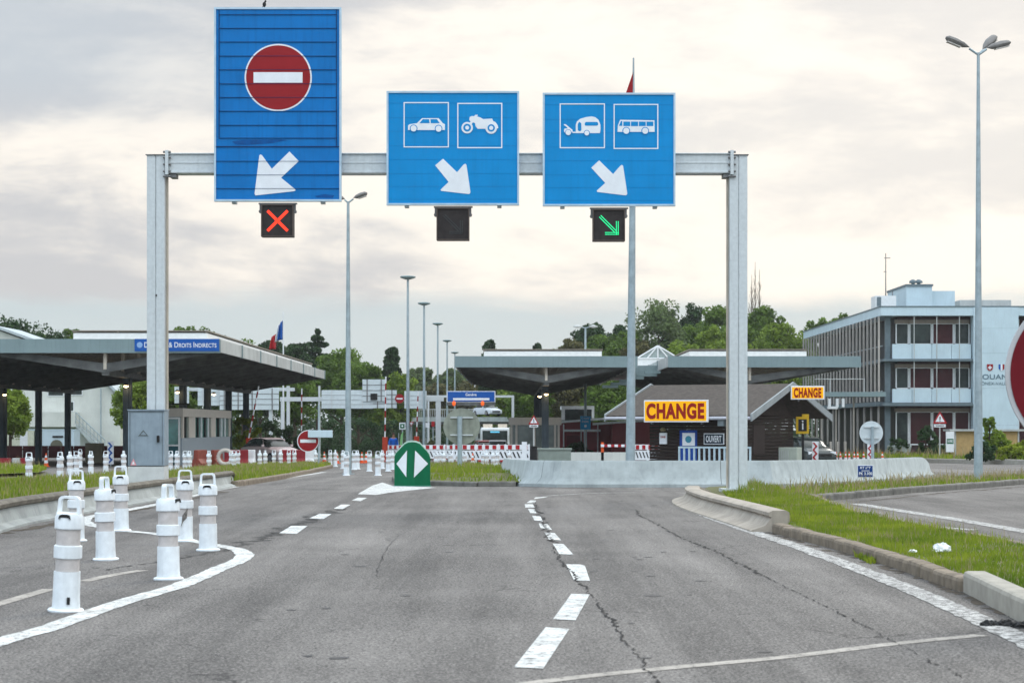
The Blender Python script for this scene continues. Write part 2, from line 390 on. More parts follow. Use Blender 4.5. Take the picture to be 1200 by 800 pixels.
def catmull(pts, k=6):
    P = [Vector(p) for p in pts]; P = [2*P[0]-P[1]] + P + [2*P[-1]-P[-2]]; o = []
    for i in range(1, len(P) - 2):
        for j in range(k):
            t = j / k; a, b, c, d = P[i-1:i+3]
            o.append(.5 * ((2*b) + (c-a)*t + (2*a-5*b+4*c-d)*t*t + (3*b-a-3*c+d)*t**3))
    o.append(P[-2]); return o
def ribbon_into(vs, fs, pts, w, h, jit=0.):
    pts = [Vector(p[:2]) for p in pts]; n = len(pts); o = len(vs)
    for i, p in enumerate(pts):
        a = pts[max(0, i-1)]; b = pts[min(n-1, i+1)]; t = (b - a).normalized(); nn = Vector((-t.y, t.x))
        ww = w * (1 + (random.uniform(-jit, jit) if jit else 0)); off = nn * (random.uniform(-jit, jit) * w * 1.2 if jit else 0)
        for s in (-.5, .5):
            q = p + off + nn * ww * s; vs.append((q.x, q.y, g(q.y) + h))
    for i in range(n - 1): fs.append((o+2*i, o+2*i+1, o+2*i+3, o+2*i+2))
def ribbon(name, lines, mt, h, jit=0.):
    vs, fs = [], []
    for pts, w in lines: ribbon_into(vs, fs, pts, w, h, jit)
    me = bpy.data.meshes.new(name); me.from_pydata(vs, [], fs); me.materials.append(mt); me.update()
    bm = bmesh.new(); bm.from_mesh(me); bmesh.ops.recalc_face_normals(bm, faces=bm.faces[:])
    for f_ in bm.faces:
        if f_.normal.z < 0: f_.normal_flip()
    bm.to_mesh(me); bm.free()
    o = bpy.data.objects.new(name, me); COL.objects.link(o); o['kind'] = 'structure'; return o
sheet('ground', [(-1200, -60), (1200, -60), (1200, 2500), (-1200, 2500)], -.05, M_LAND)
sheet('road', [(-48, -12), (48, -12), (48, 178), (-48, 178)], 0., M_ASPH)
gl = lambda pts, k=6: catmull([GP(*p) for p in pts], k)
line_left = gl([(-60, 772), (0, 752), (65, 733), (110, 716.5), (162, 700), (211, 686), (253, 668), (279, 657), (287, 650), (278, 644), (260, 640), (227, 634), (188, 626), (149, 622), (120, 617.5), (104, 614), (99, 609.5), (107, 605), (146, 598), (188, 590), (227, 580.5), (276, 570), (320, 562.5), (380, 553)])
ribbon('lane_line', [(resample(line_left, .12), .185)], M_PAINT, .004, .05)
line_right = gl([(872, 579.5), (835, 580), (803, 583), (797, 588), (821, 601), (870, 619), (922, 636), (975, 655), (1027, 674.5), (1080, 696), (1132, 719), (1200, 751), (1300, 800)])
ribbon('edge_line', [(resample(line_right, .12), .20)], M_WORN, .004, .06)
ribbon('side_road_line', [(gl([(1003, 590), (1060, 599), (1130, 610), (1210, 624)]), .26), (gl([(1034, 613), (1090, 617), (1143, 621)]), .22),
                          (gl([(640, 581), (680, 578.5), (720, 577.3), (745, 577)]), .13)], M_WORN, .004)
ribbon('faded_line', [(gl([(560, 815), (620, 801), (700, 791), (800, 781), (922, 769.5), (1045, 754.5), (1150, 744)]), .12),
                      (gl([(-30, 716), (0, 707), (58, 690)]), .12), (gl([(98, 681), (130, 674), (167, 668)]), .12)], M_FADED, .003)
o6 = lambda q: [(560 + x / 3.333, 560 + y / 3.333) for x, y in q]
o7 = lambda q: [(280 + x / 3.333, 540 + y / 3.333) for x, y in q]
dashes = [o6(q) for q in ([(140, 740), (255, 745), (357, 590), (265, 583)], [(293, 552), (382, 556), (437, 455), (365, 453)],
    [(375, 400), (438, 402), (418, 342), (400, 338), (345, 337)], [(318, 297), (374, 300), (335, 258), (292, 256)], [(278, 240), (325, 243), (300, 215), (260, 212)],
    [(245, 195), (290, 203), (272, 180), (237, 177)], [(220, 165), (255, 170), (245, 150), (212, 147)], [(205, 137), (230, 138), (222, 122), (195, 120)],
    [(185, 115), (222, 115), (215, 102), (183, 102)], [(190, 97), (222, 98), (228, 88), (205, 87)], [(218, 82), (262, 76), (275, 72), (225, 75)])]
dashes += [o7(q) for q in ([(157, 282), (225, 285), (268, 254), (205, 253)], [(275, 224), (330, 227), (362, 207), (315, 206)],
    [(370, 186), (405, 188), (437, 171), (400, 170)], [(440, 154), (475, 157), (500, 144), (465, 143)])]
for q in dashes: sheet('lane_dash', gpoly(q), .004, M_PAINT)
sheet('painted_nose', gpoly(o7([(465, 130), (535, 133), (650, 117), (770, 104), (600, 97), (560, 84), (520, 97)])), .005, M_PAINT)
def crack(pts, w, keep=.8):
    P = resample([GP(*p) for p in pts], .05); off = 0; out_ = []; cur = []
    for i, p in enumerate(P):
        off = off * .8 + random.uniform(-1, 1) * w * .9
        q = Vector((p.x + off, p.y + random.uniform(-.02, .02)))
        if random.random() < keep or len(cur) in (1, 2): cur.append(q)
        else:
            if len(cur) > 2: out_.append((cur, w * random.uniform(.5, 1.4)))
            cur = []
    if len(cur) > 2: out_.append((cur, w))
    return out_
ribbon('road_crack', crack([(647, 640), (655, 655), (668, 668), (676, 682), (691, 692), (704, 710), (719, 728), (731, 749), (743, 764), (756, 783), (772, 803)], .014, .93), M_CRACK, .006, .6)
ribbon('road_crack', crack([(625, 588), (632, 602), (640, 620), (650, 637)], .035, .9), M_CRACK, .006, .6)
ribbon('road_crack', crack([(745, 597), (748, 603), (770, 614), (800, 630), (845, 649), (894, 674)], .018, .85), M_CRACK, .006, .8)
ribbon('road_crack', crack([(894, 674), (940, 698), (996, 723), (1038, 747), (1073, 765), (1125, 793)], .009, .8), M_CRACK, .006, .8)
ribbon('road_crack', crack([(470, 625), (455, 640), (447, 655), (440, 675)], .006, .8), M_CRACK, .006, .8)
ribbon('road_crack', crack([(280, 640), (298, 633), (320, 626), (345, 617), (372, 605), (400, 596)], .09, .9), mat('dark_asphalt_seal', (.06, .058, .056), .85, var=.3, scale=12), .003, .7)
ribbon('road_crack', crack([(120, 668), (160, 662), (200, 656), (240, 649), (275, 642)], .05, .8), MATS['dark_asphalt_seal'], .003, .7)

M_OIL = mat('oil_spot', (.055, .053, .052), .6, var=.2, scale=20)
vs, fs = [], []
for i in range(90):
    yy_ = random.uniform(7, 40); xx_ = random.choice((-2.0, 1.9)) * (.4 + yy_ / 40) * .7 + random.gauss(0, .35); rr_ = random.uniform(.012, .05) * (1.5 if random.random() < .1 else 1); k_ = len(vs)
    for j in range(9): a_ = 6.283 * j / 9; q_ = rr_ * random.uniform(.7, 1.2); vs.append((xx_ + q_ * math.cos(a_), yy_ + q_ * 1.3 * math.sin(a_), .0025))
    fs.append(tuple(range(k_, k_ + 9)))
o = MB().add(vs, fs).build('oil_spots', M_OIL); o['kind'] = 'structure'
M_DIRT = mat('edge_dirt', (.075, .062, .048), .95, var=.45, scale=9, detail=8)
def dirt(line, w, keep=.7):
    P = resample(line, .12); out_ = []; cur = []
    for p in P:
        if random.random() < keep or len(cur) in (1, 2): cur.append(Vector((p.x + random.uniform(-.02, .02), p.y)))
        else:
            if len(cur) > 2: out_.append((cur, w * random.uniform(.4, 1.3)))
            cur = []
    if len(cur) > 2: out_.append((cur, w))
    return out_
ribbon('edge_dirt', dirt([GP(*p) for p in [(0, 625), (100, 608), (150, 599), (200, 590), (265, 576)]], .16, .88), M_DIRT, .003, .5)
ribbon('edge_dirt', dirt([GP(*p) for p in [(900, 624), (985, 648), (1060, 671), (1135, 699), (1200, 729)]], .09, .8), M_DIRT, .003, .7)
ribbon('edge_dirt', dirt([GP(*p) for p in [(640, 572), (760, 573), (880, 574)]], .3, .8), M_DIRT, .003, .5)
ribbon('edge_dirt', dirt([GP(*p) for p in [(1005, 588), (1100, 578), (1195, 570.5)]], .16, .8), M_DIRT, .003, .6)
# islands
def kerb(name, pts, w=.16, h=.13, mt=None, seg=1.0, label=None):
    mb = MB(); P = resample(pts, seg)
    for a, b in zip(P[:-1], P[1:]):
        t = (b - a).normalized(); ln = (b - a).length - .012; c = (a + b) / 2
        hh = h + random.uniform(-.008, .008)
        mb.box((c.x, c.y, g(c.y) + hh / 2 - .02), (ln, w, hh + .04), rz=math.atan2(t.y, t.x) + random.uniform(-.012, .012))
    o = mb.build(name, mt or M_KERB, bevel=.035); o['kind'] = 'structure'; return o
def grass(name, poly, dens, h, w, z0, stalks=.04, seedh=2.2, mt=None, mask=None):
    P = np.array([p[:2] for p in poly]); mn, mx = P.min(0), P.max(0)
    n = int(dens * (mx[0] - mn[0]) * (mx[1] - mn[1])); x = rng.uniform(mn[0], mx[0], n); y = rng.uniform(mn[1], mx[1], n)
    ins = np.zeros(n, bool); j = len(P) - 1
    for i in range(len(P)):
        xi, yi = P[i]; xj, yj = P[j]
        c = ((yi > y) != (yj > y)) & (x < (xj - xi) * (y - yi) / (yj - yi + 1e-12) + xi); ins ^= c; j = i
    x, y = x[ins], y[ins]
    pn = np.sin(x * 2.1 + np.sin(y * 1.3) * 2) * np.sin(y * .9 + np.sin(x * 1.7) * 1.5)
    keep = rng.uniform(0, 1, len(x)) < (.75 + .3 * pn); x, y, pn = x[keep], y[keep], pn[keep]; n = len(x)
    gz = np.where(y < 42, 0, -.0095 * (np.minimum(y, 300) - 42))
    st = rng.uniform(0, 1, n) < stalks
    hh = h * rng.uniform(.5, 1.25, n) * (1 + .35 * pn) * np.where(st, seedh, 1); a = rng.uniform(0, 2*np.pi, n); lean = rng.uniform(0, .5, n) * hh
    la = rng.uniform(0, 2*np.pi, n); ww = np.where(st, w * .6, w)
    V = np.zeros((n, 5, 3)); cx, cy = np.cos(a) * ww / 2, np.sin(a) * ww / 2
    V[:, 0] = np.stack([x - cx, y - cy, gz + z0], 1); V[:, 1] = np.stack([x + cx, y + cy, gz + z0], 1)
    mxp, myp = x + np.cos(la) * lean * .35, y + np.sin(la) * lean * .35
    V[:, 2] = np.stack([mxp + cx * .8, myp + cy * .8, gz + z0 + hh * .6], 1); V[:, 3] = np.stack([mxp - cx * .8, myp - cy * .8, gz + z0 + hh * .6], 1)
    V[:, 4] = np.stack([x + np.cos(la) * lean, y + np.sin(la) * lean, gz + z0 + hh], 1)
    me = bpy.data.meshes.new(name); me.vertices.add(n * 5); me.vertices.foreach_set('co', V.ravel())
    b = np.arange(n)[:, None] * 5
    loops = np.concatenate([b + [0, 1, 2, 3], b + [3, 2, 4]], 1).ravel()
    me.loops.add(len(loops)); me.loops.foreach_set('vertex_index', loops.astype(np.int32))
    tot = np.tile([4, 3], n); start = np.concatenate([[0], np.cumsum(tot)[:-1]])
    me.polygons.add(2 * n); me.polygons.foreach_set('loop_start', start.astype(np.int32)); me.polygons.foreach_set('loop_total', tot.astype(np.int32))
    me.materials.append(mt or M_GR); me.materials.append(M_GRD); me.polygons.foreach_set('material_index', np.repeat(st, 2).astype(np.int32))
    me.update(calc_edges=True); me.validate()
    o = bpy.data.objects.new(name, me); COL.objects.link(o); return o
# right island
r_front = [(815, 588), (860, 606), (912, 624), (985, 643), (1060, 666), (1135, 693), (1200, 722), (1290, 765)]
r_back = [(1330, 690), (1199, 648), (1100, 630), (1017, 612), (991, 604), (957, 588), (915, 578), (868, 574), (830, 576)]
pr = gpoly(r_front + r_back)
sheet('island_ground', pr, .10, M_SOIL)
kf = [GP(*p) for p in r_front]
kerb('kerb', [kf[2] , kf[3], kf[4], kf[5]], mt=M_KERB, h=.115, seg=.5)
kerb('kerb', [kf[5] + Vector((.05, 0, 0)), kf[6], kf[7]], w=.2, h=.16, mt=M_KERB2, seg=1.6)
kerb('kerb', [GP(*p) for p in r_back[:7]], w=.12, h=.12, seg=1.0)
inner_r = gpoly([(868, 604), (925, 624), (990, 642), (1062, 664), (1137, 690.5), (1203, 720), (1290, 762), (1330, 693), (1199, 650), (1100, 632), (1017, 614), (990, 606), (955, 590), (915, 580), (872, 576), (845, 582)])
tag(grass('grass', inner_r, 1250, .055, .010, .10, .03, 1.9), 'bright green rough grass on the island right of the road', 'grass', kind='stuff')
edge_r = gpoly([(868, 585), (915, 588), (957, 596), (991, 607), (1017, 616), (1100, 634), (1199, 653), (1330, 696), (1330, 688), (1199, 647), (1100, 629), (1017, 611), (991, 603), (957, 588), (915, 577), (866, 573)])
tag(grass('grass', edge_r, 180, .09, .010, .10, .45, 1.5), 'taller dry weeds along the back edge of the right island', 'grass', kind='stuff')
weed = gpoly([(868, 589), (905, 590), (915, 583), (885, 576), (862, 577)])
tag(grass('grass', weed, 380, .13, .014, .10, .12, 1.5), 'tall weeds growing round the foot of the right gantry post', 'grass', kind='stuff')
dry = gpoly([(985, 632), (1010, 640), (1090, 662), (1120, 672), (1080, 655), (1000, 630)])
tag(grass('grass', dry, 260, .07, .010, .10, 1.0, 1.1), 'dry straw patch in the grass near the right kerb', 'grass', kind='stuff')
tuft = gpoly([(1000, 652), (1020, 661), (1032, 659), (1012, 648)])
tag(grass('grass', tuft, 2600, .07, .012, .0, 0), 'small grass tuft growing out of the kerb foot on the right', 'grass', kind='stuff')
# back strip island
s_front = [(925, 586), (955, 587), (1000, 583.5), (1100, 575), (1195, 567.5), (1290, 559.5)]; s_back = [(1290, 554.5), (1200, 561.5), (1100, 567.5), (985, 575), (920, 579)]
ps = gpoly(s_front + s_back); sheet('island_ground', ps, .11, M_SOIL)
kerb('kerb', [GP(*p) for p in s_front], w=.14, h=.13, mt=mat('kerb_dark', (.16, .155, .14), .85, var=.3, scale=5))
tag(grass('grass', ps, 130, .10, .025, .10, .3, 2.2), 'sparse dry grass on the narrow strip below the tall right street lamp', 'grass', kind='stuff')
# left island
l_front = [(-60, 634), (0, 611.5), (100, 594.5), (200, 577.5), (262, 568), (275, 570), (330, 561), (370, 552.5), (388, 548)]
l_back = [(385, 545.5), (330, 547), (270, 550), (215, 556), (150, 561), (80, 566), (0, 569), (-60, 571)]
pl = gpoly(l_front + l_back); sheet('island_ground', pl, .12, M_SOIL)
kerb('kerb', [GP(*p) for p in l_front[5:]] + [GP(386, 545.5)], w=.18, h=.13)
tag(grass('grass', pl, 200, .13, .02, .11, .12, 1.6), 'grass strip behind the low concrete barrier on the left', 'grass', kind='stuff')
pl2 = gpoly([(-60, 559), (0, 559), (45, 557), (55, 553), (0, 549), (-60, 549)]); sheet('island_ground', pl2, .10, M_SOIL)
tag(grass('grass', pl2, 90, .16, .035, .10, .05), 'second grass patch at the far left behind the bollards', 'grass', kind='stuff')
# middle island
m_front = [(464, 566), (505, 568.5), (560, 569.5), (620, 569.5)]; m_back = [(618, 561), (575, 555), (540, 552), (500, 552.5), (478, 556), (462, 562)]
pm = gpoly(m_front + m_back); sheet('island_ground', pm, .10, M_SOIL)
pmi = []
cxm = sum(p[0] for p in pm) / len(pm); cym = sum(p[1] for p in pm) / len(pm)
for p in pm: pmi.append((cxm + (p[0] - cxm) * .80, cym + (p[1] - cym) * .72))
vs_ = [(p[0], p[1], g(p[1]) + .101) for p in pm] + [(p[0], p[1], g(p[1]) + .26) for p in pmi]; n_ = len(pm)
mo = MB().add(vs_, [(i, (i+1) % n_, n_ + (i+1) % n_, n_ + i) for i in range(n_)] + [tuple(range(n_, 2*n_))]).build('island_ground', M_SOIL); mo['kind'] = 'structure'
tag(grass('grass', [(p[0], p[1]) for p in pm], 90, .12, .026, .10, .03), 'low grass round the edge of the island behind the green marker', 'grass', kind='stuff')
kerb('kerb', [GP(*p) for p in [(462, 563), (466, 567), (505, 569), (560, 570), (605, 570)]], w=.14, h=.12, mt=mat('kerb_dark', (.16, .155, .14)))
pmm = [(cxm + (p[0] - cxm) * .92, cym + (p[1] - cym) * .88) for p in pm]
tag(grass('grass', pmm, 160, .14, .022, .15, .03), 'grass on the slope of the mound behind the green marker', 'grass', kind='stuff')
tag(grass('grass', pmi, 220, .13, .022, .25, .03), 'grass on the mound behind the green and white nose marker', 'grass', kind='stuff')
# bank before the customs building
pb = gpoly([(1068, 541.8), (1150, 543.5), (1210, 544.5), (1300, 545)]); pb += [(48, 154), (23, 154), (22, 140)]
sheet('island_ground', pb, .25, M_SOIL); kerb('kerb', [Vector((p[0], p[1], 0)) for p in pb[:4]], w=.2, h=.26, mt=M_KERB2, seg=2)
tag(grass('grass', pb, 14, .25, .07, .25, .2), 'rough grass bank in front of the customs building', 'grass', kind='stuff')

# ------------------------------------------------------------------ trees
def leaf_mesh(name, C, rad, per, size, mt, squash=.8):
    K = len(C); n = K * per; cen = np.repeat(C, per, 0); rr = np.repeat(rad, per)
    d = rng.normal(size=(n, 3)); d /= np.linalg.norm(d, axis=1)[:, None]
    p = cen + d * (rr * rng.uniform(.35, 1.05, n) ** .6)[:, None] * np.array([1, 1, squash])
    a = rng.normal(size=(n, 3)); a /= np.linalg.norm(a, axis=1)[:, None]
    b = np.cross(a, rng.normal(size=(n, 3))); b /= np.linalg.norm(b, axis=1)[:, None]
    s = (size * rng.uniform(.6, 1.3, n))[:, None]
    V = np.stack([p - a * s, p + b * s * .55, p + a * s, p - b * s * .55], 1)
    me = bpy.data.meshes.new(name); me.vertices.add(4 * n); me.vertices.foreach_set('co', V.ravel())
    me.loops.add(4 * n); me.loops.foreach_set('vertex_index', np.arange(4 * n, dtype=np.int32))
    me.polygons.add(n); me.polygons.foreach_set('loop_start', np.arange(0, 4 * n, 4, dtype=np.int32)); me.polygons.foreach_set('loop_total', np.full(n, 4, np.int32))
    me.materials.append(mt); me.update(calc_edges=True); return me
def crown_pts(kind, Wd, z0, z1, n):
    H = z1 - z0; P = []; Rd = []
    while len(P) < n:
        if kind == 'pine':
            t = random.random() ** .8; t = round(t * 11) / 11; a = random.uniform(0, 6.283); Rm = Wd / 2 * ((1 - t) ** .75 + .05) * random.uniform(.55, 1.1)
            for q in (.25, .5, .75, 1.0):
                P.append((Rm * q * math.cos(a), Rm * q * math.sin(a), z0 + (t - .02 * q + random.uniform(-.012, .012)) * H)); Rd.append(Wd * .055 * (1.3 - t * .6))
        elif kind == 'poplar':
            t = random.random(); r = Wd / 2 * math.sin(math.pi * min(.98, .12 + t * .85)) ** .6 * random.uniform(.2, .9); a = random.uniform(0, 6.283)
            P.append((r * math.cos(a), r * math.sin(a), z0 + t * H)); Rd.append(Wd * .17)
        else:
            d = Vector((random.gauss(0, 1), random.gauss(0, 1), random.gauss(0, 1))).normalized()
            k = .82 + .18 * math.sin(3 * math.atan2(d.y, d.x) + d.z * 4 + n)
            q = random.uniform(.5, .95) * k; dzz = math.copysign(abs(d.z) ** .8, d.z)
            P.append((d.x * Wd / 2 * q, d.y * Wd / 2 * q, z0 + H * (.5 + .5 * dzz * (q * .6 + .36)))); Rd.append(Wd * random.uniform(.075, .15))
    P = np.array(P); Rd = np.array(Rd)
    P[:, 2] += z1 - (P[:, 2] + Rd * .7).max()
    ex = np.abs(P[:, 0]).max() + Rd.mean(); P[:, :2] *= (Wd / 2) / max(ex, .1)
    return P, Rd
def tree(name, px, top, wpx, d, kind, mt, label, group=None, bot=.18, n=70, per=60, leaf=None, cat='tree'):
    x = xat(px, d); gz = g(d); z1 = zat(top, d) - gz; Wd = wpx * d / F
    root = empty(name, (x, d, gz), random.uniform(0, 6.28), label, cat, group)
    C, Rd = crown_pts(kind, Wd, z1 * bot, z1 * .97, n)
    me = leaf_mesh('crown', C, Rd, per, leaf or max(.10, .00085 * d), mt)
    o = bpy.data.objects.new('crown', me); COL.objects.link(o); o.parent = root
    t = MB(); r0 = max(.08, Wd * .035); t.tube((0, 0, -.1), (0.05, 0, z1 * .75), r0, r0 * .35, 8)
    for i in range(7):
        a = i * 2.4; zz = z1 * (.22 + .08 * i); rr = Wd * .34 * (1 - .07 * i)
        if kind in ('pine', 'poplar'): rr *= .5
        t.tube((0, 0, zz), (rr * math.cos(a), rr * math.sin(a), zz + rr * .7), r0 * .4, r0 * .1, 6)
    t.build('trunk', M_BARK, root, smooth=True)
    return root
GT = 'trees behind the customs canopies'
tl = [ # px, top, width, d, kind, mat, label
 (10, 364, 112, 215, 'r', M_LA, 'dark broad tree above the pale roof at the far left edge'),
 (55, 374, 84, 222, 'r', M_LA, 'dark tree second from the far left above the canopy roof'),
 (86, 381, 46, 228, 'r', M_LB, 'small green tree top left of the gantry post'),
 (216, 378, 62, 230, 'r', M_LB, 'green tree top just right of the left gantry post'),
 (246, 379, 66, 232, 'r', M_LB, 'green tree top above the end of the blue customs strip'),
 (285, 393, 84, 220, 'r', M_LB, 'green tree over the sloping right edge of the left canopy'),
 (318, 394, 50, 240, 'r', M_LA, 'dark green tree just left of the French flag pole'),
 (346, 398, 50, 225, 'r', M_LA, 'dark green tree just right of the French flag pole'),
 (372, 381, 66, 230, 'pine', M_LA, 'dark pointed conifer right of the French flag'),
 (400, 404, 78, 215, 'r', M_LB, 'large mid green tree behind the twin arm street lamp'),
 (420, 420, 60, 205, 'r', M_LB, 'rounded green tree right of the twin arm street lamp'),
 (441, 432, 44, 212, 'r', M_LC, 'bright green tree behind the raised sign back on the far gantry'),
 (459, 403, 27, 240, 'poplar', M_LA, 'narrow dark poplar standing above the bright green trees'),
 (470, 434, 46, 214, 'r', M_LC, 'bright green tree below the narrow poplar'),
 (493, 428, 44, 265, 'r', M_LE, 'hazy grey green tree between the disc lamps'),
 (528, 428, 50, 270, 'r', M_LE, 'hazy grey green tree above the blue direction sign'),
 (512, 446, 50, 240, 'r', M_LD, 'olive brown tree left of the blue direction sign'),
 (550, 442, 60, 245, 'r', M_LD, 'olive tree directly behind the blue direction sign'),
 (585, 448, 60, 235, 'r', M_LC, 'yellow green tree beside the white gantry post under the canopy'),
 (573, 394, 24, 250, 'poplar', M_LA, 'small dark treetop over the left end of the middle canopy'),
 (630, 399, 18, 255, 'poplar', M_LA, 'tiny dark treetop over the middle canopy'),
 (692, 374, 58, 250, 'r', M_LA, 'dark round topped tree left of the tall flag mast'),
 (672, 392, 56, 225, 'r', M_LD, 'brown green round tree behind the middle canopy roof'),
 (705, 388, 60, 235, 'r', M_LB, 'green tree left of the tall flag mast'),
 (727, 376, 50, 245, 'r', M_LA, 'dark green tree behind the tall flag mast'),
 (772, 345, 82, 230, 'r', M_LE, 'tall airy light green tree right of the flag mast'),
 (748, 392, 46, 215, 'r', M_LD, 'olive tree left of the glass skylight'),
 (815, 350, 58, 250, 'r', M_LA, 'dark tree between the airy tree and the right gantry post'),
 (845, 352, 72, 232, 'r', M_LB, 'large green tree behind the right gantry post'),
 (798, 394, 62, 210, 'r', M_LC, 'bright green low tree right of the glass skylight'),
 (838, 378, 58, 215, 'r', M_LC, 'bright green tree left of the right gantry post'),
 (892, 352, 66, 234, 'r', M_LB, 'large green tree just right of the right gantry post'),
 (912, 374, 74, 216, 'r', M_LC, 'bright green tree beside the customs building'),
 (956, 368, 52, 245, 'r', M_LB, 'small green tree top over the left end of the customs building'),
 (982, 362, 60, 250, 'r', M_LB, 'green tree top over the middle of the customs building roof'),
 (12, 448, 66, 160, 'r', M_LC, 'bright leafy tree under the left canopy beside the white house'),
 (160, 436, 70, 170, 'r', M_LC, 'bright green tree behind the left gantry post'),
 (205, 440, 60, 200, 'r', M_LB, 'green tree seen above the glass booth'),
 (345, 430, 60, 195, 'r', M_LB, 'green tree behind the white gantry frame on the left'),
 (620, 440, 60, 215, 'r', M_LB, 'green tree behind the middle canopy column'),
 (665, 436, 70, 220, 'r', M_LD, 'olive green tree under the middle canopy'),
 (712, 440, 70, 210, 'r', M_LB, 'green tree behind the red building'),
 (760, 440, 70, 215, 'r', M_LA, 'dark green tree behind the timber exchange hut'),
 (655, 402, 60, 240, 'r', M_LB, 'green tree just above the middle canopy parapet'),
 (735, 384, 62, 228, 'r', M_LB, 'mid green tree behind the top of the glass skylight'),
 (822, 372, 70, 240, 'r', M_LB, 'mid green tree filling the gap left of the right gantry post'),
 (862, 366, 76, 226, 'r', M_LB, 'broad green tree hidden partly by the right gantry post'),
 (925, 386, 60, 222, 'r', M_LB, 'green tree reaching down to the customs building corner'),
 (790, 372, 50, 244, 'r', M_LA, 'dark tree behind the bright low tree at the skylight'),
 (30, 384, 90, 232, 'r', M_LB, 'broad green tree behind the pale roof at far left'),
 (305, 404, 70, 245, 'r', M_LA, 'dark tree behind the sloping end of the left canopy'),
 (436, 440, 70, 225, 'r', M_LB, 'mid green tree behind the raised sign back'),
]
for q in tl:
    px, top, w_, d, k, m_, lb = q
    nn = 160 if w_ > 60 else (125 if w_ > 38 else 80)
    bt = .3
    if k in ('pine', 'poplar'): nn = 230 if k == 'pine' else 130; bt = .45
    if 490 <= px <= 590 and d > 200 and m_ is not M_LA: d += 28
    tree('conifer' if k == 'pine' else ('poplar' if k == 'poplar' else 'leafy_tree'), px, top, w_, d, k, m_, lb, GT, bt, nn, (42 if k == 'pine' else 95) if px != 772 else 55)
# hedge-like shrubs
sh = [(288, 487, 34, 140, M_LW, 'yellow green shrub right of the glass booth'), (312, 490, 50, 150, M_LA, 'dark clipped hedge bush left of the white gantry legs'), (340, 497, 40, 150, M_LA, 'dark bush under the far gantry left end'),
      (385, 490, 60, 180, M_LA, 'dark shrub mass behind the no entry sign'), (420, 485, 60, 185, M_LA, 'dark shrub mass behind the twin arm lamp'), (455, 490, 50, 185, M_LA, 'dark shrub mass behind the man in blue'),
      (1085, 497, 30, 140, M_LA, 'dark round bush in front of the ground floor windows'), (1052, 513, 26, 146, M_LA, 'low dark bush beside the white planter'), (1104, 520, 34, 138, M_LA, 'low dark hedge below the warning triangle'),
      (1159, 487, 22, 118, M_LC, 'tall light green shrub just right of the right street lamp'), (1150, 516, 34, 112, M_LA, 'dark low bush at the foot of the tall light shrub'), (1168, 503, 36, 120, M_LC, 'bright green shrub beside the tall light shrub'),
      (1188, 520, 44, 112, M_LW, 'yellow green spreading shrub under the big red sign'), (1205, 515, 34, 116, M_LW, 'yellow green shrub at the right picture edge'),
      (503, 515, 22, 150, M_LD, 'small reddish green bush behind the striped barriers'), (676, 517, 40, 150, M_LA, 'dark low bush in front of the red building')]
for px, top, w_, d, m_, lb in sh:
    r_ = tree('shrub', px, top, w_, d, 'r', m_, lb, 'shrubs and bushes', .0, 40, 60, leaf=.11, cat='shrub')
# far wood closing the horizon
C = []; Rr = []
for i in range(1100):
    d = random.uniform(272, 345); px = random.uniform(-120, 1350); t = random.random()
    C.append((xat(px, d), d, g(d) + t * (8.5 + 2.5 * math.sin(px * .021)))); Rr.append(random.uniform(1.2, 2.4))
me = leaf_mesh('far_wood', np.array(C), np.array(Rr), 75, .32, M_LA)
o = bpy.data.objects.new('far_wood', me); COL.objects.link(o); tag(o, 'dark mass of far trees closing the view behind everything', 'wood', kind='stuff')
# bare poplars
for i, (px, top) in enumerate(((881, 322), (885, 307), (890, 316))):
    d = 240; x = xat(px, d); t = MB(); z1 = zat(top, d) - g(d)
    t.tube((0, 0, 0), (0, 0, z1), .16, .02, 6)
    for k in range(26):
        zz = z1 * random.uniform(.6, .96); a = random.uniform(0, 6.28); l = (z1 - zz) * .35
        t.tube((0, 0, zz), (.22 * l * math.cos(a), .22 * l * math.sin(a), zz + l), .035, .01, 4)
    o = t.build('bare_poplar', mat('pale_bark', (.16, .13, .10), .9), loc=(x, d, g(d)))
    tag(o, ('left of', 'tallest of', 'right of')[i] + ' the three bare poplar tops behind the right gantry post', 'tree', 'bare poplars')

# ------------------------------------------------------------------ left house and containers
hd = 190; root = empty('white_house', (xat(85, hd), hd, g(hd)), 0, 'pale rendered house with outside stair behind the left canopy', 'house')
X = lambda px: (px - 85) / F * hd
Z = lambda py: zat(py, hd) - g(hd)
MB().prism([(X(-90), 0), (X(141), 0), (X(141), Z(467)), (X(127), Z(453)), (X(42), Z(403)), (X(-4), Z(386)), (X(-90), Z(430))], 0, 9).build('wall', M_HOUSE, root)
MB().prism([(X(143), Z(468)), (X(127), Z(451)), (X(42), Z(401)), (X(-4), Z(384.5)), (X(-92), Z(430)), (X(-92), Z(427)), (X(-4), Z(381.5)), (X(43), Z(398)), (X(128), Z(448)), (X(146), Z(466))], -.4, 9.4).build('roof', M_ROOFP, root)
for a, b, c, e in ((78, 86, 471, 481), (78, 96, 455, 462), (57, 74, 454, 463)):
    f_ = MB().bb(X(a) - .08, X(b) + .08, -.06, .02, Z(e) - .08, Z(c) + .08).build('window', M_WHITE, root); MB().bb(X(a), X(b), -.09, -.062, Z(e), Z(c)).build('pane', M_WIN, f_)
MB().bb(X(28), X(93), -1.6, -.07, Z(500), Z(483)).build('landing_parapet', M_HOUSE, root)
MB().prism([(X(93), Z(500)), (X(93), Z(496)), (X(127), Z(528)), (X(120), Z(530))], -1.6, -.2).build('stair', M_CONC, root)
rb = MB()
for i in range(9):
    t = i / 8; xx = X(93 + 34 * t); rb.tube((xx, -1.6, Z(496 + 32 * t)), (xx, -1.6, Z(483 + 32 * t)), .03, n=6)
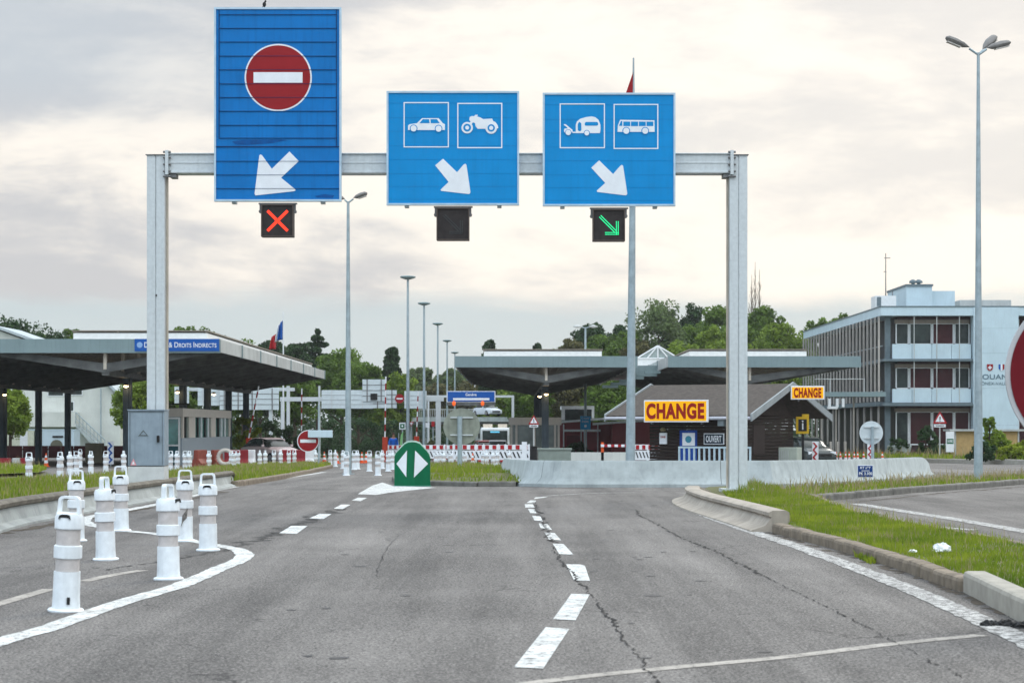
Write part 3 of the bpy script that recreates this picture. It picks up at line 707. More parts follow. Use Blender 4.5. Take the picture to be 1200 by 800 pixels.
rb.tube((X(93), -1.6, Z(483)), (X(127), -1.6, Z(515)), .05, n=6); rb.tube((X(93), -1.6, Z(490)), (X(127), -1.6, Z(522)), .03, n=6)
rb.build('stair_railing', M_POLE, root)
MB().tube((X(119), -.3, 0), (X(119), -.3, Z(455)), .06, n=8).build('drain_pipe', M_POLE, root)
for k, (a, b, lb, mm) in enumerate(((-25, 40, 'cream site container with door at the far left under the canopy', M_BEIGE), (41, 87, 'white site container with round opening under the left canopy', M_WHITE))):
    d = 165; r_ = empty('site_container', (xat(a, d), d, g(d)), 0, lb, 'container', 'site containers')
    wv = (b - a) / F * d; zt = zat(504, d) - g(d)
    MB().bb(.02, wv - .02, 0, 2.4, .15, zt).build('body', mat('container_cream', (.55, .57, .45), .6) if k == 0 else M_CLAD, r_, bevel=.03)
    MB().bb(0, wv, -.02, 2.42, zt, zt + .08).build('roof', M_CLAD, r_)
    if k == 0:
        MB().bb(wv - 1.1, wv - .5, -.04, .0, .3, 2.1).build('door', M_WHITE, r_)
    else:
        MB().disc(wv * .55, 1.0, .48, -.05, 0).build('round_opening', mat('dull_olive', (.12, .12, .09), .8), r_)
        MB().bb(wv * .45, wv * .72, -.06, 0, zt - .55, zt - .42).build('vent', M_BLACK, r_)
d = 150; r_ = MB()
for i in range(24): r_.bb(i * .9, i * .9 + .86, 0, .08, .15, 1.0)
r_.bb(0, 21.5, .1, .16, .7, .8)
tag(r_.build('site_fence', mat('dark_red_board', (.055, .010, .012), .7, var=.3, scale=2), loc=(xat(-10, d) - 9.5, d, g(d))), 'long low dark red board fence under the left canopy', 'fence')
d = 120; MBp = MB().bb(-.48, .48, -.3, .3, 0, zat(519, d) - g(d)); tag(MBp.build('concrete_pillar', mat('pillar_beige', (.30, .27, .20), .85, var=.2, scale=2), bevel=.02, loc=(xat(111, d), d, g(d))), 'short square beige concrete pillar left of the electrical cabinet', 'pillar')

# ------------------------------------------------------------------ canopies
ZT, FH = 5.21, .62
def canopy(name, X0, X1, Y0, Y1, cols, rows, label, ups, lamps, lit=True):
    root = empty(name, ((X0 + X1) / 2, Y0, 0), 0, label, 'canopy', 'steel border canopies'); ox, oy = (X0 + X1) / 2, Y0
    x0, x1, y1 = X0 - ox, X1 - ox, Y1 - oy
    MB().bb(x0, x1, -.02, .12, ZT - FH, ZT).build('front_fascia', M_FASC, root)
    n = int((Y1 - Y0) / 8.5)
    for s, xx in ((1, x1), (-1, x0)):
        fs = MB()
        for i in range(n + 1):
            a = .13 + (y1 - .2) * i / (n + 1); b = .13 + (y1 - .2) * (i + 1) / (n + 1) - .25
            fs.m(0).bb(xx - .05 if s > 0 else xx - .02, xx + .02 if s > 0 else xx + .05, a, b + .02, ZT - FH + .03, ZT - .02)
            fs.m(1).bb(xx - .06, xx + .06, b, b + .28, ZT - FH, ZT)
        fs.build('side_fascia', [M_FASCL, M_FASC], root)
    MB().bb(x0 + .1, x1 - .1, y1 - .06, y1 + .06, ZT - FH, ZT).build('rear_fascia', M_FASC, root)
    dk = MB(); dk.bb(x0 + .08, x1 - .08, .13, y1 - .08, ZT - .16, ZT - .04); 
    k = int((x1 - x0) / .5)
    for i in range(k): dk.bb(x0 + .2 + i * .5, x0 + .35 + i * .5, .15, y1 - .1, ZT - .22, ZT - .163)
    dk.build('roof_deck', M_DECK, root)
    val = [x0] + [((a + b) / 2 - ox) for a, b in zip(cols[:-1], cols[1:])] + [x1]
    nr = int((Y1 - Y0) / 4.2); zlow = 3.72
    for i in range(nr + 1):
        y = .5 + (y1 - 1.0) * i / nr
        rb = MB()
        for j, cxx in enumerate(cols):
            c = cxx - ox
            for e in (val[j], val[j + 1]):
                s = 1 if e > c else -1; e2 = e - s * .08
                rb.prism([(c + s * .002, zlow), (e2, ZT - FH + .06), (e2, ZT - .30), (c + s * .002, zlow + .42)], y - .09, y + .09)
        rb.build('roof_beam', M_DARK, root)
        for cxx in cols: MB().bb(cxx - ox - .07, cxx - ox + .07, y - .12, y + .12, zlow + .15, ZT - .225).build('king_post', M_DECK, root)
    for cxx in cols:
        MB().bb(cxx - ox - .16, cxx - ox + .16, .45, y1 - .4, zlow - .12, zlow + .14).build('spine_beam', M_DARK, root)
        for y in rows:
            c = MB(); gz = g(y); zz = zlow - .12
            c.m(0).bb(cxx - ox - .07, cxx - ox + .07, y - oy - .2, y - oy + .2, gz - .1, zz)
            c.bb(cxx - ox - .2, cxx - ox - .072, y - oy - .13, y - oy + .13, gz - .1, zz); c.bb(cxx - ox + .072, cxx - ox + .2, y - oy - .13, y - oy + .13, gz - .1, zz)
            c.build('column', [mat('column_steel', (.055, .075, .09), .5, var=.2, scale=2)], root)
    for a, b, ya in ups:
        u = MB().bb(a - ox, b - ox, ya, y1 - 2, ZT - .02, ZT + .30).build('skylight_upstand', M_WHITE, root)
        c = MB().bb(a - ox - .05, b - ox + .05, ya - .05, y1 - 1.9, ZT + .36, ZT + .42)
        m_ = int((b - a) / 2)
        for i in range(m_ + 1): c.bb(a - ox + i * (b - a - .06) / m_, a - ox + .06 + i * (b - a - .06) / m_, ya - .03, ya + .03, ZT + .302, ZT + .36)
        c.build('capping', mat('capping_brown', (.20, .18, .15), .6), u)
    for lx, ly, lz in lamps:
        h = MB().lathe([(.06, .10), (.13, .02), (.14, 0)], (lx - ox, ly - oy, lz + .06), 12).build('floodlight', M_BLACK, root)
        MB().lathe([(.02, -.07), (.11, -.03), (.11, .02)], (lx - ox, ly - oy, lz + .03), 12).build('lamp_glass', M_LAMP, h)
        ld = bpy.data.lights.new('floodlight_glow', 'POINT'); ld.energy = 5; ld.color = (1, .70, .38); ld.shadow_soft_size = .12
        lo = bpy.data.objects.new('floodlight_glow', ld); COL.objects.link(lo); lo.parent = h; lo.location = (lx - ox, ly - oy - .25, lz - .1)
    return root
LR = [101, 118, 127.5, 137, 146]
can1 = canopy('border_canopy', -37, -13.0, 95, 148, [-30.4, -18.2], LR, 'long left canopy with dark V shaped beams and blue customs strip', [(-19.7, -13.7, .8)],
       [(-18.2, 100.6, zat(453, 100.6)), (-18.45, 117.6, zat(460, 117.6)), (-17.75, 127, zat(462.5, 127)), (-30.2, 127, zat(463, 127)), (-30.2, 137, zat(430, 137))])
for i in range(6):
    pass
ox = -25.0
st = MB().bb(xat(158, 95) - ox, xat(257, 95) - ox, -.06, -.022, zat(411.3, 95), zat(397, 95)).build('blue_strip', M_BLUE2, can1)
text('Douanes & Droits Indirects', (xat(169, 94.9) - ox, xat(253.5, 94.9) - ox, zat(407, 94.9), zat(400.8, 94.9)), -.07, M_SYM, st, bold=.008, caps=True)
MB().disc(xat(163.5, 94.9) - ox, zat(404, 94.9), .13, -.07, -.061, 16).build('round_emblem', mat('emblem_pale_blue', (.25, .4, .65), .5), st)
can2 = canopy('border_canopy', -3.16, 6.94, 118, 168, [1.9], [122, 132, 143, 155, 166], 'middle canopy right of the blue direction sign', [(-1.57, 5.0, .8)],
       [(1.95, 121.6, zat(462.5, 121.6)), (1.65, 127, zat(465, 127))])
can3 = canopy('border_canopy', 8.64, 19.3, 118, 168, [13.2], [122, 143, 166], 'right canopy roof behind the timber exchange hut', [(9.9, 16.4, .8)], [(13.0, 121.5, zat(436, 121.5))])
lk = MB().bb(6.95, 8.63, 9, 9.2, 4.3, 4.95).bb(6.95, 8.63, 9.2, 45, 4.85, 4.95)
for i in range(6): lk.bb(7.6 - i * .5, 8.5 - i * .5, 4 - .3 * i, 4.5 - .3 * i, 4.35 - i * .17, 4.5 - i * .17)
lk.build('valley_gutter', M_FASC, can2).location.x = -1.89 * 1.0
# glazed ridge on right canopy
gx0, gx1 = 8.75 - 13.97, 11.75 - 13.97; gp = MB()
yy = 32; zb, zt_ = 6.1, 7.0; mid = (gx0 + gx1) / 2
for a, b in (((gx0, zb), (mid, zt_)), ((mid, zt_), (gx1, zb)), ((gx0, zb), (gx1, zb)), ((mid, zb), (mid, zt_)), ((mid, zt_), ((gx0 + mid) / 2, zb)), ((mid, zt_), ((gx1 + mid) / 2, zb))):
    gp.tube((a[0], yy, a[1]), (b[0], yy, b[1]), .06, n=6)
gp.bb(gx0, gx1, yy, yy + 8, ZT, zb - .05)
gr = gp.build('glazed_gable', M_WHITE, can3)
MB().prism([(gx0 + .05, zb), (gx1 - .05, zb), (mid, zt_ - .06)], yy + .08, yy + 8).build('glass', mat('pale_glass', (.30, .36, .35), .1, var=.2, spec=.8), gr)

# ------------------------------------------------------------------ booths
root = empty('glass_booth', (-16.25, 105, g(105)), 0, 'long glazed control booth with beige roof band under the left canopy', 'booth')
bz = -g(105); Hb = 2.22 + bz
MB().bb(-1.68, 0, 0, 18, 0, .75 + bz).build('lower_panel', M_BOOTHL, root)
MB().bb(-1.72, .06, -.06, 18.06, Hb - .42, Hb).build('roof_band', M_BEIGE, root)
MB().bb(-1.58, -.08, .1, 17.9, .75 + bz + .002, Hb - .425).build('glazing', M_GLASS, root)
def bpx(px): return 105 * (387 / (600 - px)) - 105
for a, b in ((213.5, 215.2), (221, 228.5), (247, 252.5), (268.5, 271)):
    MB().bb(-.07, .02, bpx(a), min(18.02, bpx(b)), .75 + bz + .003, Hb - .423).build('pillar', M_BEIGE, root)
MB().bb(-.066, .012, bpx(217.5), bpx(218.1), .753 + bz, Hb - .424).build('mullion', M_BLACK, root)
for px in (232, 236, 240.5, 244, 256, 259.5, 263.5): MB().bb(-.066, .012, bpx(px), bpx(px) + .22, .753 + bz, Hb - .424).build('mullion', M_BLACK if px in (232, 240.5, 256) else M_WHITE, root)
dr = MB(); 
for a in (-.17, -.95): dr.bb(a, a + .09, -.07, -.002, .02, Hb - .45)
dr.bb(-.86, -.17, -.07, -.002, .95, 1.03).bb(-.86, -.17, -.07, -.002, Hb - .53, Hb - .45); dr = dr.build('door', M_WHITE, root)
MB().bb(-.858, -.172, -.04, -.02, 1.032, Hb - .532).build('pane', M_GLASS, dr)
MB().bb(-.858, -.172, -.045, -.02, .03, .948).build('kick_panel', mat('teal_panel', (.01, .08, .10), .4), dr)
MB().bb(-1.68, -1.0, -.05, -.003, .03, Hb - .43).build('side_light', M_GLASS, root)
rl = MB()
for p in (-1.2, -.2): rl.tube((p, 3, Hb), (p, 3, Hb + .25), .03, n=6)
rl.tube((-1.3, 3, Hb + .25), (-.1, 3, Hb + .25), .03, n=6).build('roof_rail', M_BLACK, root)

d = 128; root = empty('control_booth', (xat(627, d), d, g(d)), 0, 'beige glazed control booth behind the middle canopy column', 'booth')
w2 = xat(656, d) - xat(627, d); hb = zat(489, d) - g(d)
MB().bb(-w2, w2, 0, 3, .02, .9).build('lower_panel', mat('booth_beige', (.30, .29, .26), .6), root)
MB().bb(-w2 - .1, w2 + .1, -.12, 3.1, hb - .45, hb).build('roof_band', M_BEIGE, root)
MB().bb(-w2 + .06, w2 - .06, .06, 2.9, .902, hb - .452).build('glazing', mat('dull_glass', (.10, .13, .12), .15, var=.4, scale=1, spec=.8), root)
for a in (-w2, -w2 + .3, -.1, w2 - .35, w2 - .13): MB().bb(a, a + .13, -.01, .055, .903, hb - .453).build('pillar', M_BEIGE, root)

# ------------------------------------------------------------------ red building
d = 165; root = empty('red_building', (xat(700, d), d, g(d)), 0, 'low dark red building with white roof edges left of the exchange hut', 'building')
X = lambda px: (px - 700) / F * d
Z = lambda py: zat(py, d) - g(d)
MB().bb(X(656), X(765), 0, 9, -.1, Z(494.5)).build('wall', M_BRICK, root)
MB().prism([(X(652), Z(496)), (X(652), Z(493.5)), (X(716), Z(488.5)), (X(716), Z(491))], -.7, 9).build('roof_edge', M_WHITE, root)
MB().bb(X(716), X(770), -2.5, -.02, -.1, Z(495)).build('front_block', M_BRICK, root)
MB().prism([(X(694), Z(498)), (X(694), Z(495.5)), (X(772), Z(490)), (X(772), Z(492.5))], -2.9, -.705).build('roof_edge', M_WHITE, root)
MB().bb(X(661), X(703), -1.2, -.02, Z(505.5), Z(503)).build('door_canopy', M_WHITE, root)
MB().bb(X(664), X(680), -.05, 0, 0, Z(510)).build('door', mat('door_red', (.10, .012, .018), .5), root)
for px in (700.5, 681, 660.5): MB().tube((X(px), -.15, 0), (X(px), -.15, Z(497)), .05, n=6).build('drain_pipe', M_WHITE, root)
MB().bb(X(660), X(697), 3, 7, Z(494), Z(479.2)).build('rooftop_block', M_WIN, root)
q = MB().bb(X(659), X(698), 2.8, 7.2, Z(479), Z(475)); q.bb(X(659), X(663), 2.8, 2.95, Z(492), Z(479) - .01); q.bb(X(695), X(698), 2.8, 2.95, Z(492), Z(479) - .01); q.build('rooftop_frame', M_WHITE, root)

# ------------------------------------------------------------------ exchange hut
TH = R(31); root = empty('exchange_hut', (9.3, 83, g(83)), -TH, 'dark timber hut with brown shingle roof and yellow exchange signs', 'hut')
hz = -g(83); ZE, ZR, HW, HL = 1.64 + hz, 3.05 + hz, 8.0, 6.4
def hx(px, yl=.5):   # picture column -> local x on the plane y_local = yl
    k = (px - CX) / F; c, s = math.cos(TH), math.sin(TH)
    # X = 9.3 + x c + yl s ; Y = 83 - x s + yl c
    return (k * (83 + yl * c) - 9.3 - yl * s) / (c + k * s)
def hzv(py, px, yl=.5):
    Y = 83 - hx(px, yl) * math.sin(TH) + yl * math.cos(TH); return zat(py, Y) + hz
wl = MB()
n = 16
for i in range(n):
    z0 = i * (ZE + .1) / n; z1_ = z0 + (ZE + .1) / n - .012
    wl.box((-2.65, 3.0, (z0 + z1_) / 2), (4.1, 5.0, z1_ - z0))
wl.build('log_wall', M_LOG, root, bevel=.02)
MB().prismx([(.5, ZE + .11), (5.5, ZE + .11), (5.0, ZE + .3), (4, ZR - .2), (1.2, ZE + .4)], -4.7, -.62).build('gable_wall', M_LOG, root)
rf = MB(); s_ = .12
rf.prismx([(0, ZE), (0, ZE + s_), (HW / 2, ZR), (HW, ZE + s_), (HW, ZE), (HW / 2, ZR - s_)], -HL, 0).build('roof', M_SHING, root)
M_TRIM = mat('grey_trim', (.28, .31, .32), .6)
for xx in (-HL - .035, .035):
    MB().prismx([(-.06, ZE - .12), (-.06, ZE + .17), (HW / 2, ZR + .07), (HW + .06, ZE + .17), (HW + .06, ZE - .12), (HW / 2, ZR - .18)], xx - .033, xx + .033).build('bargeboard', M_TRIM, root)
MB().tube((-HL, -.09, ZE), (0, -.09, ZE), .065, n=8).build('gutter', mat('gutter_grey', (.42, .43, .48), .5), root)
# signs on the hut wall
a, b = hx(797), hx(817); MB().bb(a, b, .46, .498, .1, hzv(504, 806)).build('door', mat('door_blue', (.01, .06, .30), .5), root)
z0, z1_ = hzv(522, 808), hzv(507, 808); p_ = MB().bb(hx(800.5), hx(815), .43, .455, z0, z1_).build('door_poster', M_SYM, root)
MB().disc((hx(800.5) + hx(815)) / 2, (z0 + z1_) / 2, .14, .42, .429, 20).build('round_logo', mat('logo_teal', (.05, .25, .35), .5), p_)
a, b = hx(825.5), hx(849); z0, z1_ = hzv(520.5, 837), hzv(507.5, 837)
q = MB().bb(a, b, .44, .495, z0, z1_).build('open_sign', M_SYM, root); MB().bb(a + .03, b - .03, .43, .438, z0 + .03, z1_ - .03).build('sign_face', mat('dark_navy', (.02, .035, .05), .4), q)
text('OUVERT', (a + .1, b - .1, z0 + .09, z1_ - .09), .42, M_SYM, q, bold=.02)
a, b = hx(773.5), hx(782); q = MB().bb(a, b, .44, .495, hzv(520, 778), hzv(507, 778)).build('notice', M_SYM, root)
text('CHANGE', (a + .05, b - .05, hzv(513, 778), hzv(510.5, 778)), .43, M_CRED, q, bold=.02)
MB().lathe([(.09, 0), (.12, .08), (.05, .15)], (hx(778), .42, hzv(505, 778)), 12).build('wall_lamp', mat('lamp_olive', (.25, .22, .12), .5), root)
MB().bb(hx(846), hx(853), .1, .35, hzv(499, 849), hzv(491, 849)).build('alarm_box', mat('alarm_grey', (.25, .30, .32), .5), root)
# gable windows
MB().bb(-.62, -.585, 1.5, 2.6, .6, 1.75).build('shutter', mat('shutter_brown', (.030, .020, .018), .6), root)
# big change sign along the eave and small one at the gable
def change_sign(name, rt, x0, x1, y, z0, z1, label, rz=0.):
    r_ = empty(name, (rt.location.x, rt.location.y, rt.location.z), rt.rotation_euler.z, label, 'sign', 'yellow exchange signs')
    MB().bb(x0, x1, y, y + .12, z0, z1).build('frame', M_SYM, r_, bevel=.01)
    MB().bb(x0 + .05, x1 - .05, y - .008, y - .001, z0 + .05, z1 - .05).build('face', M_YEL, r_)
    text('CHANGE', (x0 + .12, x1 - .13, z0 + .14 * (z1 - z0) , z1 - .14 * (z1 - z0)), y - .016, M_CRED, r_, bold=.05)
    for xx in (x0 + .3, x1 - .3): MB().bb(xx, xx + .05, y + .02, y + .2, z0 - .07, z0 - .002).build('bracket', M_GALVD, r_)
    return r_
change_sign('exchange_sign', root, hx(754.5, -.3), hx(829, -.3), -.3, hzv(494.5, 790, -.3), hzv(468.5, 790, -.3), 'large yellow exchange sign with red letters on the hut eave')
r2 = bpy.data.objects.new('tmp', None); r2.location = (xat(946.5, 86), 86, 0); 
r_ = change_sign('exchange_sign', r2, -.68, .68, 0, zat(468, 86), zat(452, 86), 'small yellow exchange sign with red letters on the hut gable')
MB().bb(-.5, -.44, .13, .5, zat(463, 86), zat(460, 86)).build('bracket', M_GALVD, r_); bpy.data.objects.remove(r2)
# white railing
ra = MB(); a, b = hx(795, -.6), hx(880, -.6); zt_ = hzv(523, 830, -.6)
ra.bb(a, b, -.62, -.56, zt_ - .07, zt_); ra.bb(a, b, -.61, -.57, .15, .2)
nb = int((b - a) / .21)
for i in range(nb + 1): ra.bb(a + i * (b - a - .07) / nb, a + .07 + i * (b - a - .07) / nb, -.615, -.565, .0, zt_ - .071)
M_RAIL = mat('railing_pale_blue', (.42, .53, .58), .5)
tag(ra.build('railing', M_RAIL, loc=root.location, rz=-TH), 'pale blue slatted railing in front of the hut door', 'railing')
# information sign, air conditioner
r_ = empty('information_sign', (xat(941, 88), 88, g(88)), 0, 'yellow framed black information sign with a white letter i', 'sign'); k = 88 / F
zb = zat(508, 88) - g(88); MB().bb(-8 * k, 7 * k, 0, .1, zb, zb + 20 * k).bb(-1 * k, 7 * k, 0, .1, zb + 20 * k, zb + 23 * k).build('frame', mat('yellow_box', (.60, .38, .02), .5), r_)
MB().bb(-5.5 * k, 4.5 * k, -.01, -.001, zb + 3 * k, zb + 17 * k).build('face', M_BLACK, r_)
text('i', (-1.3 * k, .5 * k, zb + 5 * k, zb + 15.5 * k), -.02, M_SYM, r_)
MB().bb(-.05, .05, .02, .12, 0, zb - .001).build('post', M_BLACK, r_)
r_ = empty('heat_pump', (xat(923, 85), 85, g(85)), -TH, 'pale metal heat pump box beside the hut gable', 'heat pump'); h_ = zat(524, 85) - g(85)
MB().bb(-.4, .4, 0, .5, .05, h_).build('casing', mat('pump_casing', (.38, .42, .36), .5), r_, bevel=.02)
q = MB()
for i in range(5): q.bb(-.36 + i * .09, -.33 + i * .09, -.02, -.001, .15, h_ - .1)
q.build('grille', M_FASCL, r_)

# ------------------------------------------------------------------ customs building
BX, BY = 26.9, 156.0; gz = g(156); root = empty('customs_building', (BX, BY, gz), 0, 'three storey pale blue customs office with maroon windows at the right', 'building')
X = lambda px: xat(px, BY) - BX
Z = lambda py: zat(py, BY) - gz
ZTOP = Z(360); DP = 41
MB().bb(0, 24, -.35, DP, Z(370), ZTOP).build('roof', M_CLAD, root)
MB().bb(-.05, 24.05, -.4, DP + .05, ZTOP + .002, ZTOP + .08).build('roof_edge', M_BTRIM, root)
MB().bb(1.5, 24, 1.1, DP - .5, 0, Z(370) - .003).build('wall', mat('inner_wall', (.12, .07, .07), .6), root)
wx0, wx1 = X(1051), X(1138.5)
for fl, (t0, t1) in enumerate(((374, 402), (426, 454), (478, 520))):
    for a, b, m_ in ((1053, 1066, M_WIN), (1069, 1093, M_WIN if fl == 0 else M_MAROON), (1096, 1119, M_MAROON), (1122, 1137.5, M_WIN if fl < 2 else M_MAROON)):
        w_ = MB(); zz0, zz1 = Z(t1), Z(t0 + 5)
        for (p, q_, r_, s_) in ((X(a) - .07, X(a), zz0, zz1), (X(b), X(b) + .07, zz0, zz1), (X(a), X(b), zz0 - .08, zz0), (X(a), X(b), zz1, zz1 + .06)): w_.bb(p, q_, .72, .9, r_, s_)
        w_ = w_.build('window', M_WHITE, root); MB().bb(X(a), X(b), .8, .86, zz0, zz1).build('pane', m_, w_)
    MB().bb(wx0, wx1, .70, 1.05, Z(t0 + 4.5), Z(t0)).build('blind_box', mat('blind_box', (.24, .20, .17), .6), root)
for a, b in ((403, 420.2), (455.5, 471.5)):
    sp_ = MB()
    for i in range(4):
        u0 = X(1046) + (wx1 - X(1046)) * i / 4; sp_.bb(u0, u0 + (wx1 - X(1046)) / 4 - .03, 0, .3, Z(b), Z(a))
    sp_.build('spandrel', M_CLAD, root)
for a, b in ((420.5, 423.2), (472, 475.5)): MB().bb(.2, wx1 + .1, -.35, 1.05, Z(b), Z(a)).build('slab', M_BTRIM, root)
for px in (1070.5, 1097, 1123.5): MB().tube((X(px), -.25, Z(475)), (X(px), -.25, Z(370)), .035, n=6).build('tie_rod', M_FASCL, root)
MB().bb(X(1039), X(1045), .5, .9, 0, Z(370) - .01).build('corner_column', M_BTRIM, root)
cw = MB(); yv = 362
ux = X(1139.5); z_ = 0; zz = [0, Z(498), Z(455), Z(414), Z(385), ZTOP - .02]
for i in range(5): cw.bb(ux, X(1192), -.42, .6, zz[i] + .004, zz[i + 1] - .004)
cw.build('blank_wall', M_CLAD, root)
bwx0, bwx1 = X(1192), 24
for t0, t1 in ((374, 402), (426, 454), (478, 520)):
    w_ = MB().bb(bwx0 + .2, bwx1, .7, .78, Z(t1), Z(t0)).build('window', M_MAROON, root)
    for i in range(5): MB().bb(bwx0 + .2 + i * 1.5, bwx0 + .3 + i * 1.5, .62, .698, Z(t1), Z(t0)).build('frame', M_WHITE, w_)
for a, b in ((403, 423), (455.5, 475)): MB().bb(bwx0, bwx1, 0, .6, Z(b), Z(a)).build('spandrel', M_CLAD, root)
# lettering and shields
M_TXT = mat('wall_lettering', (.10, .16, .20), .5)
k = BY / F
text('DOUANE', (X(1142.5), X(1184.5), Z(444.5), Z(438.6)), -.44, M_TXT, root, bold=.015)
text('THÔNEX-VALLARD', (X(1141), X(1188.5), Z(451.2), Z(446.6)), -.44, M_TXT, root)
def shield(px, py, w_, h_): 
    return [(X(px - w_), Z(py - h_)), (X(px + w_), Z(py - h_)), (X(px + w_), Z(py + h_ * .3)), (X(px + w_ * .6), Z(py + h_ * .75)), (X(px), Z(py + h_)), (X(px - w_ * .6), Z(py + h_ * .75)), (X(px - w_), Z(py + h_ * .3))]
sh_ = MB().prism(shield(1158.5, 430.8, 3.6, 4), -.45, -.422).build('swiss_shield', M_RED, root)
MB().bb(X(1157.8), X(1159.2), -.46, -.451, Z(433.2), Z(428.4)).bb(X(1156.2), X(1157.79), -.46, -.451, Z(431.5), Z(430.1)).bb(X(1159.21), X(1160.8), -.46, -.451, Z(431.5), Z(430.1)).build('white_cross', M_SYM, sh_)
sh_ = MB().prism(shield(1172, 430.8, 3.4, 4), -.45, -.422).build('french_shield', M_SYM, root)
MB().prism([(X(1168.6), Z(426.8)), (X(1170.9), Z(426.8)), (X(1170.9), Z(434.2)), (X(1168.6), Z(432))], -.46, -.451).build('blue_stripe', M_BLUE2, sh_)
MB().prism([(X(1173.2), Z(426.8)), (X(1175.4), Z(426.8)), (X(1175.4), Z(432)), (X(1173.2), Z(434.2))], -.46, -.451).build('red_stripe', M_RED, sh_)
# long side: fins, floors
for i in range(25):
    y = .25 + i * (DP - .6) / 24
    MB().bb(-.09, .03, y - .09, y + .09, Z(470) if i < 24 else 0, Z(370) - .02).build('fin', M_FIN, root)
for i in range(13):
    y = 1.5 + i * (DP - 3) / 12; MB().bb(.1, .22, y - .12, y + .12, 0, Z(474)).build('side_column', M_FIN, root)
MB().bb(.245, 1.6, 1.1, DP, Z(424), Z(420)).build('slab', M_BTRIM, root); MB().bb(-.1, 1.6, 1.1, DP, Z(475.5), Z(470.5)).build('slab', M_BTRIM, root)
MB().bb(1.3, 1.49, 1.2, DP - 1, Z(470), Z(372)).build('side_glazing', mat('side_dark', (.03, .032, .034), .6, var=.6, scale=.6), root)
MB().bb(1.3, 1.49, 1.2, DP - 1, .02, Z(476)).build('ground_wall', M_BLACK, root)
for zz_ in (405, 458): MB().tube((.27, .6, Z(zz_)), (.27, DP, Z(zz_)), .04, n=6).build('gallery_rail', M_POLE, root)
# roof plant
MB().bb(X(1074), X(1105), 4, 12, ZTOP + .08, Z(336) + .3).build('penthouse', M_CLAD, root)
MB().bb(X(1073), X(1106), 3.9, 12.1, Z(336) + .302, Z(333.5) + .3).build('penthouse_cap', M_BTRIM, root)
MB().bb(X(1105.2), X(1134), 4.5, 12, ZTOP + .08, Z(341) + .3).build('penthouse', M_CLAD, root)
for px in (1088, 1095): MB().lathe([(.1, 0), (.14, .2), (.3, .22), (.28, .38), (.1, .5)], (X(px), 6, Z(333.5) + .3), 12).build('roof_vent', M_BTRIM, root)
q = MB().bb(X(1031.5), X(1056), 2, 4, ZTOP + .08, Z(344.5)).build('cooling_unit', M_WHITE, root); MB().bb(X(1031.5) + .1, X(1038), 1.96, 1.999, ZTOP + .2, Z(346)).build('grille', M_BTRIM, q)
MB().bb(X(1152), X(1215), 8, 16, ZTOP + .08, Z(349.5) + .35).build('penthouse', M_FASCL, root)
an = MB().tube((X(1052), 5, ZTOP), (X(1052), 5, Z(293.5) + .2), .05, .03, 6)
an.tube((X(1050), 5, Z(296)), (X(1057.5), 5, Z(296)), .035, n=6).tube((X(1049.5), 5, Z(312.5)), (X(1053), 5, Z(312.5)), .03, n=6).build('antenna', M_GALVD, root)
MB().tube((X(1060), 5, ZTOP), (X(1060), 5, Z(336)), .03, n=6).build('antenna', M_GALVD, root)
# walkway roof from the building
d = 150; r_ = empty('covered_walkway', (xat(1000, d), d, g(d)), 0, 'flat blue grey walkway roof with thin posts beside the customs building', 'walkway')
u = lambda px: (px - 1000) / F * d
MB().bb(u(962), u(1038), 0, 3, zat(464.5, d) - g(d), zat(459, d) - g(d)).build('roof', M_FASC, r_)
q = MB().tube((u(955), .1, zat(444, d) - g(d)), (u(1012), .1, zat(444, d) - g(d)), .03, n=6)
for px in (973, 1013): q.tube((u(px), .1, zat(459, d) - g(d)), (u(px), .1, zat(443, d) - g(d)), .04, n=6)
q.build('guard_rail', M_FASCL, r_)
for px in (1003, 965, 982): MB().tube((u(px), 1, 0), (u(px), 1, zat(464.5, d) - g(d)), .06, n=8).build('post', M_FIN, r_)
for px in (962, 971, 979, 988): MB().bb(u(px), u(px + 2.4), -.6, -.2, .02, zat(517, d) - g(d)).build('pedestal', M_FIN, r_)
q = MB().bb(u(969), u(981), -.3, 0, zat(479, d) - g(d), zat(476, d) - g(d))
for px in (970, 979, 986): q.bb(u(px), u(px + 3), -.31, .01, zat(477, d) - g(d), zat(467, d) - g(d))
q.build('hanging_frame', M_WHITE, r_)
# tan sheds
for a, b, lb in ((1120, 1143, 'tan boarded shed with green and white poster left of the right street lamp'), (1174, 1193, 'tan boarded shed behind the shrubs beside the big red sign')):
    d = 128; r_ = empty('board_shed', (xat((a + b) / 2, d), d, g(d) + .2), 0, lb, 'shed', 'tan sheds'); hw = (b - a) / 2 / F * d
    zt_ = zat(505, d) - g(d) - .2
    MB().bb(-hw, hw, .03, 1.6, 0, zt_).build('boards', M_TAN, r_)
    for x_ in (-hw - .06, hw - .02): MB().bb(x_, x_ + .08, -.02, .028, 0, zt_).build('frame_post', M_FASCL, r_)
    q = MB().bb(-hw - .4, hw + .35, -.25, 1.8, zt_ + .002, zt_ + .12); q.build('roof', M_FASCL, r_)
    if a == 1120:
        q = MB().bb(-hw - .65, -hw - .15, -.32, -.27, zt_ - 1.25, zt_ - .02).build('poster', M_SYM, r_)
        MB().bb(-hw - .6, -hw - .2, -.335, -.322, zt_ - .75, zt_ - .45).build('green_panel', M_GREEN, q)
        text('OUVERT', (-hw - .57, -hw - .23, zt_ - .68, zt_ - .52), -.345, M_SYM, q, bold=.03)
d = 146; tag(MB().lathe([(.5, 0), (.75, .35), (.85, .75), (.78, .78)], (0, 0, 0), 20, 1, .6).build('planter', M_CONC, smooth=True, loc=(xat(1054, d), d, g(d) + .25)), 'round pale concrete planter at the corner of the customs building', 'planter')

